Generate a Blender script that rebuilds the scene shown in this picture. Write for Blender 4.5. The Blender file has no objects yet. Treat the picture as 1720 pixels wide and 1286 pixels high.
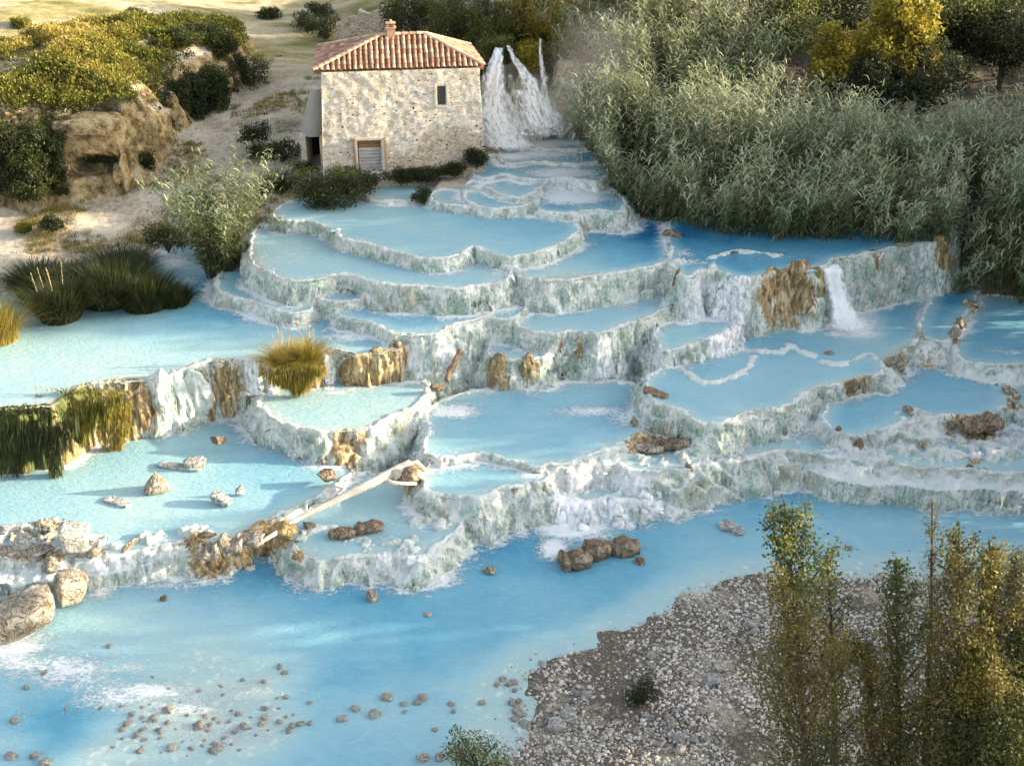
import bpy, bmesh, math, random, time
import numpy as np
from mathutils import Vector, Matrix
T0 = time.time()
rnd = random.Random(7)
rg = np.random.default_rng(11)
scene = bpy.context.scene
COL = scene.collection

# ------------------------------------------------------------------ camera
CAM_F, CAM_P, CAM_H = 2000.0, math.radians(28), 21.0
cd = bpy.data.cameras.new("camera"); cam = bpy.data.objects.new("camera", cd); COL.objects.link(cam)
cam.location = (0, 0, CAM_H); cam.rotation_euler = (math.pi/2 - CAM_P, 0, 0)
cd.sensor_width = 36; cd.lens = 36*CAM_F/1720.0; cd.clip_start = 0.5; cd.clip_end = 4000
scene.camera = cam
# ------------------------------------------------------------------ sky, sun, exposure
SUN_EL, SUN_AZ = math.radians(13.5), math.radians(4)      # azimuth counted from +X towards +Y
w = bpy.data.worlds.new("World"); scene.world = w; w.use_nodes = True
nt = w.node_tree; bg = nt.nodes['Background']
sky = nt.nodes.new('ShaderNodeTexSky'); sky.sky_type = 'NISHITA'; sky.sun_disc = False
sky.sun_elevation = SUN_EL; sky.sun_rotation = math.pi/2 - SUN_AZ
sky.air_density = 1.0; sky.dust_density = 3.0; sky.ozone_density = 0.6
hs = nt.nodes.new('ShaderNodeHueSaturation'); hs.inputs['Saturation'].default_value = .55; nt.links.new(sky.outputs[0], hs.inputs['Color']); nt.links.new(hs.outputs[0], bg.inputs[0]); bg.inputs[1].default_value = 0.15
ld = bpy.data.lights.new("sun", 'SUN'); ld.energy = 4.2; ld.angle = math.radians(0.6); ld.color = (1.0, 0.82, 0.56)
sun = bpy.data.objects.new("sun", ld); COL.objects.link(sun)
sv = Vector((math.cos(SUN_EL)*math.cos(SUN_AZ), math.cos(SUN_EL)*math.sin(SUN_AZ), math.sin(SUN_EL)))
sun.rotation_euler = sv.to_track_quat('Z', 'Y').to_euler(); sun.location = (60, 40, 40)
scene.view_settings.view_transform = 'Standard'; scene.view_settings.look = 'None'
scene.view_settings.gamma = 1; scene.view_settings.exposure = 1.76
scene.render.engine = 'CYCLES'
scene.cycles.max_bounces = 5; scene.cycles.diffuse_bounces = 3; scene.cycles.transparent_max_bounces = 12

# ------------------------------------------------------------------ geometry helpers
_LO = [-9, -7.55, -7.3, -6.6, -6.45, -6.2, -6.05, -5.95, -5.8, -5.5, -5.2, -5.1, -4.75, -4.45, -4.35, -4.2, -3.75, -3.1, -1.0, 40]
_LN = [-8.4, -6.95, -6.7, -6.05, -5.95, -5.75, -5.35, -5.28, -5.2, -5.0, -4.8, -4.75, -4.55, -4.2, -4.1, -4.0, -3.7, -3.1, -1.0, 40]
def lev(z): return float(np.interp(z, _LO, _LN))       # survey levels to final levels
def at0(u, v, z):
    dx = (u-860)/CAM_F; dy = -(v-643)/CAM_F
    d = np.array([dx, dy*math.sin(CAM_P)+math.cos(CAM_P), dy*math.cos(CAM_P)-math.sin(CAM_P)])
    t = (z-CAM_H)/d[2]
    return d*t + np.array([0, 0, CAM_H])
def at(u, v, z): return at0(u, v, lev(z))
def at_y(u, v, Y):
    dx = (u-860)/CAM_F; dy = -(v-643)/CAM_F
    d = np.array([dx, dy*math.sin(CAM_P)+math.cos(CAM_P), dy*math.cos(CAM_P)-math.sin(CAM_P)])
    return d*(Y/d[1]) + np.array([0, 0, CAM_H])
def up_at(base, v):
    "height z above base at which the vertical through base shows at image row v"
    k = -(v-643)/CAM_F; c, s = math.cos(CAM_P), math.sin(CAM_P); y = base[1]
    # up/dep = k ; up = y s + Z c ; dep = y c - Z s
    return (k*y*c - y*s)/(c + k*s) + CAM_H

def _h(ix, iy, iz, seed):
    n = (ix*374761393 + iy*668265263 + iz*1274126177 + seed*974711) & 0x7fffffff
    n = ((n ^ (n >> 13))*1274126177) & 0x7fffffff
    n = (n ^ (n >> 16))
    return (n & 0xffff)/32767.5 - 1.0
def vn3(x, y, z, seed=0):
    x = np.asarray(x, np.float64); y = np.asarray(y, np.float64); z = np.asarray(z, np.float64)+0*x
    ix = np.floor(x); iy = np.floor(y); iz = np.floor(z)
    fx = x-ix; fy = y-iy; fz = z-iz
    ix = ix.astype(np.int64); iy = iy.astype(np.int64); iz = iz.astype(np.int64)
    fx = fx*fx*(3-2*fx); fy = fy*fy*(3-2*fy); fz = fz*fz*(3-2*fz)
    r = 0
    for a in (0, 1):
        for b in (0, 1):
            for c in (0, 1):
                r = r + _h(ix+a, iy+b, iz+c, seed)*(fx if a else 1-fx)*(fy if b else 1-fy)*(fz if c else 1-fz)
    return r
def vn2(x, y, seed=0):
    x = np.asarray(x, np.float64); y = np.asarray(y, np.float64)
    ix = np.floor(x); iy = np.floor(y); fx = x-ix; fy = y-iy
    ix = ix.astype(np.int64); iy = iy.astype(np.int64)
    fx = fx*fx*(3-2*fx); fy = fy*fy*(3-2*fy)
    return ((_h(ix, iy, 0, seed)*(1-fx)+_h(ix+1, iy, 0, seed)*fx)*(1-fy)
            + (_h(ix, iy+1, 0, seed)*(1-fx)+_h(ix+1, iy+1, 0, seed)*fx)*fy)
def fbm2(x, y, o=3, seed=0):
    r = 0; a = 1; f = 1; t = 0
    for i in range(o):
        r = r + a*vn2(x*f+i*7.3, y*f-i*3.1, seed+i); t += a; a *= .5; f *= 2.03
    return r/t
def fbm3(x, y, z, o=3, seed=0):
    r = 0; a = 1; f = 1; t = 0
    for i in range(o):
        r = r + a*vn3(x*f+i*7.3, y*f-i*3.1, z*f+i*1.7, seed+i); t += a; a *= .5; f *= 2.03
    return r/t
def sstep(a, b, x):
    t = np.clip((x-a)/(b-a), 0, 1); return t*t*(3-2*t)

def smooth_closed(pts, sub=3):
    p = np.array(pts); n = len(p); out = []
    for i in range(n):
        p0, p1, p2, p3 = p[i-1], p[i], p[(i+1) % n], p[(i+2) % n]
        for k in range(sub):
            t = k/sub
            out.append(.5*((2*p1)+(-p0+p2)*t+(2*p0-5*p1+4*p2-p3)*t*t+(-p0+3*p1-3*p2+p3)*t**3))
    return np.array(out)
def smooth_open(pts, sub=4):
    p = np.array(pts, float); q = np.vstack([2*p[0]-p[1], p, 2*p[-1]-p[-2]]); out = []
    for i in range(1, len(q)-2):
        p0, p1, p2, p3 = q[i-1], q[i], q[i+1], q[i+2]
        for k in range(sub):
            t = k/sub
            out.append(.5*((2*p1)+(-p0+p2)*t+(2*p0-5*p1+4*p2-p3)*t*t+(-p0+3*p1-3*p2+p3)*t**3))
    out.append(p[-1]); return np.array(out)
def seg_dist(x, y, P, closed=True):
    n = len(P); d = np.full(x.shape, 1e9)
    for i in range(n if closed else n-1):
        ax, ay = P[i][:2]; bx, by = P[(i+1) % n][:2]
        ex, ey = bx-ax, by-ay; L = ex*ex+ey*ey+1e-12
        t = np.clip(((x-ax)*ex+(y-ay)*ey)/L, 0, 1)
        np.minimum(d, (x-ax-t*ex)**2+(y-ay-t*ey)**2, out=d)
    return np.sqrt(d)
def inside(x, y, P):
    c = np.zeros(x.shape, bool); n = len(P)
    for i in range(n):
        ax, ay = P[i][:2]; bx, by = P[(i+1) % n][:2]
        if ay == by: continue
        cond = ((ay > y) != (by > y)) & (x < (bx-ax)*(y-ay)/(by-ay)+ax)
        c ^= cond
    return c
def sdf(x, y, P):
    d = seg_dist(x, y, P); return np.where(inside(x, y, P), -d, d)
def sdf_box(x, y, P, margin, far=99.0):
    lo = P[:, :2].min(0)-margin; hi = P[:, :2].max(0)+margin
    m = (x > lo[0]) & (x < hi[0]) & (y > lo[1]) & (y < hi[1])
    out = np.full(x.shape, far)
    if m.any(): out[m] = sdf(x[m], y[m], P)
    return out

def mk(name, V, Fc, mat=None, attrs=None, smooth=True, parent=None, mats=None, midx=None):
    V = np.asarray(V, np.float32).reshape(-1, 3); me = bpy.data.meshes.new(name)
    if isinstance(Fc, np.ndarray):
        k = Fc.shape[1]; nf = len(Fc)
        me.vertices.add(len(V)); me.vertices.foreach_set('co', V.ravel())
        me.loops.add(nf*k); me.loops.foreach_set('vertex_index', Fc.astype(np.int32).ravel())
        me.polygons.add(nf); me.polygons.foreach_set('loop_start', np.arange(nf, dtype=np.int32)*k)
        me.polygons.foreach_set('loop_total', np.full(nf, k, np.int32))
        me.update(calc_edges=True); me.validate()
    else:
        me.from_pydata([tuple(map(float, v)) for v in V], [], [tuple(map(int, f)) for f in Fc]); me.update()
    if smooth: me.polygons.foreach_set('use_smooth', np.ones(len(me.polygons), bool))
    for k, a in (attrs or {}).items():
        at_ = me.attributes.new(k, 'FLOAT', 'POINT'); at_.data.foreach_set('value', np.asarray(a, np.float32).ravel())
    for m in (mats or ([mat] if mat else [])): me.materials.append(m)
    if midx is not None: me.polygons.foreach_set('material_index', np.asarray(midx, np.int32))
    o = bpy.data.objects.new(name, me); COL.objects.link(o)
    if parent is not None: o.parent = parent; o.matrix_parent_inverse = Matrix.Translation(-Vector(parent.location)) if False else Matrix()
    return o
def struct(o, label=None):
    o['kind'] = 'structure'
    if label: o['label'] = label
    return o
def stuff(o, label, cat):
    o['kind'] = 'stuff'; o['label'] = label; o['category'] = cat; return o
def tag(o, label, cat, group=None):
    o['label'] = label; o['category'] = cat
    if group: o['group'] = group
    return o
def empty(name, loc, label, cat, group=None):
    o = bpy.data.objects.new(name, None); COL.objects.link(o); o.location = tuple(map(float, loc)); o.empty_display_size = .3
    return tag(o, label, cat, group)
def grid_faces(nu, nv, wrap=False):
    "faces of a (nu x nv) vertex grid, index i*nv+j"
    i = np.arange(nu if wrap else nu-1)[:, None]; j = np.arange(nv-1)[None, :]
    a = i*nv+j; b = ((i+1) % nu)*nv+j
    return np.stack([a, b, b+1, a+1], -1).reshape(-1, 4)
def box_vf(x0, x1, y0, y1, z0, z1):
    V = [(x, y, z) for x in (x0, x1) for y in (y0, y1) for z in (z0, z1)]
    F = [(0, 1, 3, 2), (4, 6, 7, 5), (0, 4, 5, 1), (2, 3, 7, 6), (0, 2, 6, 4), (1, 5, 7, 3)]
    return V, F
class MB:
    def __init__(s): s.V = []; s.F = []
    def add(s, V, F, M=None):
        k = len(s.V)
        for v in V: s.V.append(tuple(M @ Vector(v)) if M is not None else tuple(v))
        for f in F: s.F.append(tuple(i+k for i in f))
        return s
    def box(s, x0, x1, y0, y1, z0, z1, M=None): return s.add(*box_vf(x0, x1, y0, y1, z0, z1), M)
    def tube(s, pts, rad, n=8, cap=True, jit=0):
        pts = np.array(pts, float); m = len(pts); rad = np.broadcast_to(rad, (m,)); k = len(s.V)
        tg = np.gradient(pts, axis=0); ref = np.array([.13, .27, .95])
        for i in range(m):
            t = tg[i]/(np.linalg.norm(tg[i])+1e-9)
            if abs(t @ ref) > .95: ref = np.array([1, .1, .1])
            a = np.cross(t, ref); a /= np.linalg.norm(a); b = np.cross(t, a)
            for j in range(n):
                q = 2*math.pi*j/n; r = rad[i]*(1+jit*(rnd.random()-.5))
                s.V.append(tuple(pts[i]+r*(math.cos(q)*a+math.sin(q)*b)))
        for i in range(m-1):
            for j in range(n):
                s.F.append((k+i*n+j, k+i*n+(j+1) % n, k+(i+1)*n+(j+1) % n, k+(i+1)*n+j))
        if cap:
            s.F.append(tuple(k+j for j in range(n))[::-1]); s.F.append(tuple(k+(m-1)*n+j for j in range(n)))
        return s
    def build(s, name, mat, parent=None, smooth=False):
        o = mk(name, s.V, s.F, mat, smooth=smooth, parent=parent); 
        return o

# ------------------------------------------------------------------ material helpers
class N:
    def __init__(s, name):
        s.m = bpy.data.materials.new(name); s.m.use_nodes = True; s.t = s.m.node_tree
        s.b = s.t.nodes['Principled BSDF']; s.out = s.t.nodes['Material Output']
    def n(s, typ, ins=None, **props):
        nd = s.t.nodes.new('ShaderNode'+typ)
        for k, v in props.items(): setattr(nd, k, v)
        for k, v in (ins or {}).items(): s.set(nd.inputs[k], v)
        return nd
    def set(s, sock, v):
        if isinstance(v, bpy.types.NodeSocket): s.t.links.new(v, sock)
        elif isinstance(v, bpy.types.Node): s.t.links.new(v.outputs[0], sock)
        else:
            if isinstance(v, tuple) and len(v) == 3 and sock.type == 'RGBA': v = v+(1,)
            sock.default_value = v
    def attr(s, name): return s.n('Attribute', attribute_name=name).outputs['Fac']
    def pos(s): return s.n('NewGeometry').outputs['Position']
    def scale(s, vec, sc): return s.n('VectorMath', {0: vec, 1: sc}, operation='MULTIPLY').outputs[0]
    def noise(s, vec, sc, det=4, rough=.55, dist=0):
        return s.n('TexNoise', {'Vector': vec, 'Scale': sc, 'Detail': det, 'Roughness': rough, 'Distortion': dist}).outputs['Fac']
    def math(s, op, a, b=None, c=None, clamp=False):
        nd = s.n('Math', operation=op, use_clamp=clamp); s.set(nd.inputs[0], a)
        if b is not None: s.set(nd.inputs[1], b)
        if c is not None: s.set(nd.inputs[2], c)
        return nd.outputs[0]
    def mapr(s, v, a, b, c=0.0, d=1.0, smooth=True):
        return s.n('MapRange', {'Value': v, 'From Min': a, 'From Max': b, 'To Min': c, 'To Max': d}, interpolation_type='SMOOTHSTEP' if smooth else 'LINEAR').outputs[0]
    def mix(s, f, a, b):
        nd = s.n('Mix', data_type='RGBA'); s.set(nd.inputs[0], f); s.set(nd.inputs[6], a); s.set(nd.inputs[7], b); return nd.outputs[2]
    def ramp(s, f, stops, interp='LINEAR'):
        nd = s.n('ValToRGB'); cr = nd.color_ramp; cr.interpolation = interp
        while len(cr.elements) < len(stops): cr.elements.new(.5)
        for e, (p, c) in zip(cr.elements, stops): e.position = p; e.color = tuple(c)+(1,)
        s.set(nd.inputs[0], f); return nd.outputs[0]
    def bump(s, h, strength=.5, dist=.05):
        nd = s.n('Bump', {'Height': h, 'Strength': strength, 'Distance': dist}); s.set(s.b.inputs['Normal'], nd.outputs[0]); return nd
    def fin(s, col, rough=.8, spec=.3):
        s.set(s.b.inputs['Base Color'], col); s.set(s.b.inputs['Roughness'], rough)
        s.set(s.b.inputs['Specular IOR Level'], spec); return s.m
M = {}
def mat_travertine():
    s = N('travertine'); p = s.pos()
    och = s.attr('ochre'); wet = s.attr('flow'); st = s.attr('steep'); mos = s.attr('moss')
    pd = s.n('VectorMath', {0: p, 1: s.scale(s.n('TexNoise', {'Vector': p, 'Scale': 1.6, 'Detail': 2.0}).outputs['Color'], (.5, .5, .3))}, operation='ADD').outputs[0]
    strk = s.noise(s.scale(pd, (5.5, 5.5, .9)), 1.3, 5, .65)
    strf = s.noise(s.scale(pd, (15, 15, 2.6)), 1.0, 4, .7)
    blot = s.noise(pd, 1.1, 5, .6)
    fine = s.noise(p, 9, 5, .7)
    white = s.mix(s.mapr(blot, .35, .65), (.78, .80, .76), (.68, .65, .57))
    mint = s.mix(s.mapr(fine, .35, .65), (.20, .34, .28), (.48, .62, .55))
    a = s.math('ADD', s.math('MULTIPLY', strk, .3), s.math('MULTIPLY', strf, .7))
    gm = s.mapr(s.math('ADD', a, s.math('MULTIPLY', s.math('SUBTRACT', blot, .5), .5)), .465, .515)
    gm = s.math('MULTIPLY', gm, s.math('ADD', .35, s.math('MULTIPLY', st, .65)))
    face = s.mix(gm, white, mint)
    vn = s.n('TexVoronoi', {'Vector': s.scale(pd, (1, 1, .55)), 'Scale': 7.0, 'Randomness': 1.0}, feature='DISTANCE_TO_EDGE').outputs['Distance']
    crk = s.math('MULTIPLY', s.mapr(vn, .10, .0), s.mapr(blot, .42, .6))
    pit = s.math('MULTIPLY', s.math('MAXIMUM', s.mapr(strf, .60, .66), s.math('MULTIPLY', crk, .7)), s.math('ADD', .2, s.math('MULTIPLY', st, .8)))
    face = s.mix(s.math('MULTIPLY', pit, .7), face, (.13, .15, .10))
    tan = s.mapr(s.noise(p, .55, 4, .6), .58, .68)
    face = s.mix(s.math('MULTIPLY', tan, .6), face, s.mix(strf, (.30, .22, .13), (.60, .54, .43)))
    lip = s.attr('lip'); face = s.mix(s.math('MULTIPLY', lip, .8), face, s.mix(s.mapr(fine, .4, .6), (.80, .80, .75), (.66, .66, .60)))
    fla = s.math('MULTIPLY', s.math('SUBTRACT', 1.0, st), s.mapr(blot, .3, .5)); face = s.mix(s.math('MULTIPLY', fla, .6), face, (.68, .77, .77))
    br = s.ramp(s.noise(s.scale(pd, (4.5, 4.5, .7)), 1.1, 5, .7), [(.28, (.07, .05, .03)), (.42, (.20, .145, .08)), (.52, (.42, .29, .12)), (.60, (.62, .52, .36)), (.70, (.72, .68, .6))])
    om = s.mapr(s.math('ADD', och, s.math('MULTIPLY', s.math('SUBTRACT', strk, .5), 1.3)), .40, .52)
    c = s.mix(om, face, br)
    mo = s.mapr(s.math('ADD', mos, s.math('MULTIPLY', s.math('SUBTRACT', strk, .5), 1.6)), .42, .6)
    c = s.mix(mo, c, s.mix(fine, (.05, .08, .02), (.16, .17, .04)))
    fl = s.mapr(s.math('ADD', wet, s.math('MULTIPLY', s.math('SUBTRACT', strk, .5), 1.8)), .35, .75)
    c = s.mix(fl, c, (.76, .80, .82))
    h = s.math('ADD', s.math('MULTIPLY', strf, .5), s.math('ADD', s.math('MULTIPLY', fine, .6), s.math('MULTIPLY', strk, .8)))
    s.bump(h, .8, .12)
    return s.fin(c, .5, .4)
def mat_water():
    s = N('thermal_water'); p = s.pos(); c = s.attr('depth'); f = s.attr('foam')
    cl = s.noise(p, .35, 4, .6, .6); cl2 = s.noise(s.scale(p, (1, 1.6, 1)), 1.3, 5, .6, 1.2)
    cc = s.math('ADD', c, s.math('ADD', s.math('MULTIPLY', s.math('SUBTRACT', cl, .5), .30), s.math('MULTIPLY', s.math('SUBTRACT', cl2, .5), .20)))
    col = s.ramp(cc, [(0, (.42, .43, .37)), (.08, (.38, .51, .51)), (.18, (.35, .52, .54)), (.38, (.26, .47, .55)), (.60, (.13, .36, .49)), (.82, (.042, .22, .38)), (1, (.008, .09, .22))])
    fn = s.noise(s.scale(p, (2.2, 4.2, 2)), 1.4, 7, .72, 1.5); fn2 = s.noise(p, 6, 5, .7, .8)
    lump = s.n('TexVoronoi', {'Vector': s.n('VectorMath', {0: p, 1: s.scale(s.n('TexNoise', {'Vector': p, 'Scale': 2.0, 'Detail': 2.0}).outputs['Color'], (.4, .4, 0))}, operation='ADD').outputs[0], 'Scale': 2.6, 'Randomness': 1.0}, feature='F1').outputs['Distance']
    shm = s.math('MULTIPLY', s.mapr(cc, .26, .08), s.mapr(lump, .42, .05))
    col = s.mix(s.math('MULTIPLY', shm, .8), col, (.64, .69, .64))
    fm = s.mapr(s.math('ADD', f, s.math('ADD', s.math('MULTIPLY', s.math('SUBTRACT', fn, .5), 2.0), s.math('MULTIPLY', s.math('SUBTRACT', fn2, .5), .9))), .30, .80)
    col = s.mix(fm, col, (.74, .79, .81))
    rp = s.noise(s.scale(p, (3, 7, 3)), 1.3, 4, .6, .6); rp2 = s.noise(s.scale(p, (.6, 1.8, 1)), 1.0, 3, .5, .8)
    h = s.math('ADD', s.math('ADD', rp, s.math('MULTIPLY', fm, .8)), s.math('MULTIPLY', rp2, .8))
    s.bump(h, .7, .07)
    s.fin(col, s.mapr(fm, 0, 1, .22, .8), .35); s.b.inputs['IOR'].default_value = 1.33
    return s.m
def mat_ground():
    s = N('sandy_ground'); p = s.pos(); g = s.attr('green'); k = s.attr('stony'); mw = s.attr('meadow')
    a = s.noise(p, .35, 6, .6); b = s.noise(p, 3.0, 6, .7); v = s.noise(p, 14, 4, .7)
    sand = s.ramp(s.math('ADD', s.math('MULTIPLY', a, .5), s.math('MULTIPLY', b, .5)), [(.34, (.20, .16, .11)), (.43, (.40, .34, .25)), (.54, (.60, .53, .42)), (.68, (.70, .64, .54))])
    soil = s.mix(s.mapr(v, .4, .6), (.10, .085, .065), (.22, .19, .15))
    grs = s.ramp(s.math('ADD', s.math('MULTIPLY', a, .4), s.math('MULTIPLY', b, .6)), [(.35, (.05, .06, .015)), (.5, (.12, .12, .03)), (.65, (.26, .21, .07))])
    mea = s.ramp(s.noise(s.scale(p, (.25, .8, 1)), .5, 5, .6), [(.35, (.17, .18, .06)), (.47, (.38, .32, .15)), (.56, (.52, .45, .32)), (.66, (.24, .24, .08))])
    c = s.mix(s.mapr(s.math('ADD', k, s.math('MULTIPLY', s.math('SUBTRACT', b, .5), .8)), .4, .6), sand, soil)
    c = s.mix(s.mapr(s.math('ADD', g, s.math('MULTIPLY', s.math('SUBTRACT', b, .5), 1.2)), .4, .6), c, grs)
    c = s.mix(mw, c, mea)
    clf = s.attr('cliff'); ck = s.noise(p, 1.5, 6, .7); c = s.mix(clf, c, s.ramp(s.math('ADD', s.math('MULTIPLY', ck, .7), s.math('MULTIPLY', v, .3)), [(.36, (.05, .045, .03)), (.45, (.22, .16, .08)), (.53, (.46, .35, .18)), (.64, (.58, .49, .33))]))
    s.bump(s.math('ADD', b, s.math('MULTIPLY', v, .35)), .9, .18)
    return s.fin(c, .95, .15)
def mat_rock(name, c0, c1, c2, dark=(.09, .07, .05), sc=2.5):
    s = N(name); p = s.n('TexCoord').outputs['Object']
    a = s.noise(p, sc, 6, .65, .4); b = s.noise(p, sc*5, 5, .7)
    c = s.ramp(s.math('ADD', s.math('MULTIPLY', a, .65), s.math('MULTIPLY', b, .35)), [(.28, dark), (.4, c0), (.52, c1), (.66, c2)])
    rg_ = s.math('ABSOLUTE', s.math('SUBTRACT', s.noise(s.scale(p, (1.3, 1.3, .8)), sc*1.1, 3, .5, .8), .5)); c = s.mix(s.math('MULTIPLY', s.mapr(rg_, .02, .0), .22), c, dark)
    a = s.math('SUBTRACT', a, s.mapr(rg_, .05, .0))
    s.bump(s.math('ADD', a, s.math('MULTIPLY', b, .6)), 1.0, .12)
    return s.fin(c, .85, .25)
def mat_leaf(name, stops, trans=.35, rough=.6):
    s = N(name); t = s.attr('tint'); col = s.ramp(t, stops)
    s.fin(col, rough, .25)
    tr = s.n('BsdfTranslucent', {'Color': col}); mx = s.n('MixShader', {0: trans, 1: s.b.outputs[0], 2: tr.outputs[0]})
    s.t.links.new(mx.outputs[0], s.out.inputs['Surface']); return s.m
def mat_plain(name, col, rough=.7, spec=.3, var=.25, sc=6):
    s = N(name); n = s.noise(s.n('TexCoord').outputs['Object'], sc, 5, .6)
    c = s.mix(n, tuple(x*(1-var) for x in col), tuple(min(1, x*(1+var)) for x in col))
    s.bump(n, .4, .02); return s.fin(c, rough, spec)

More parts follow.
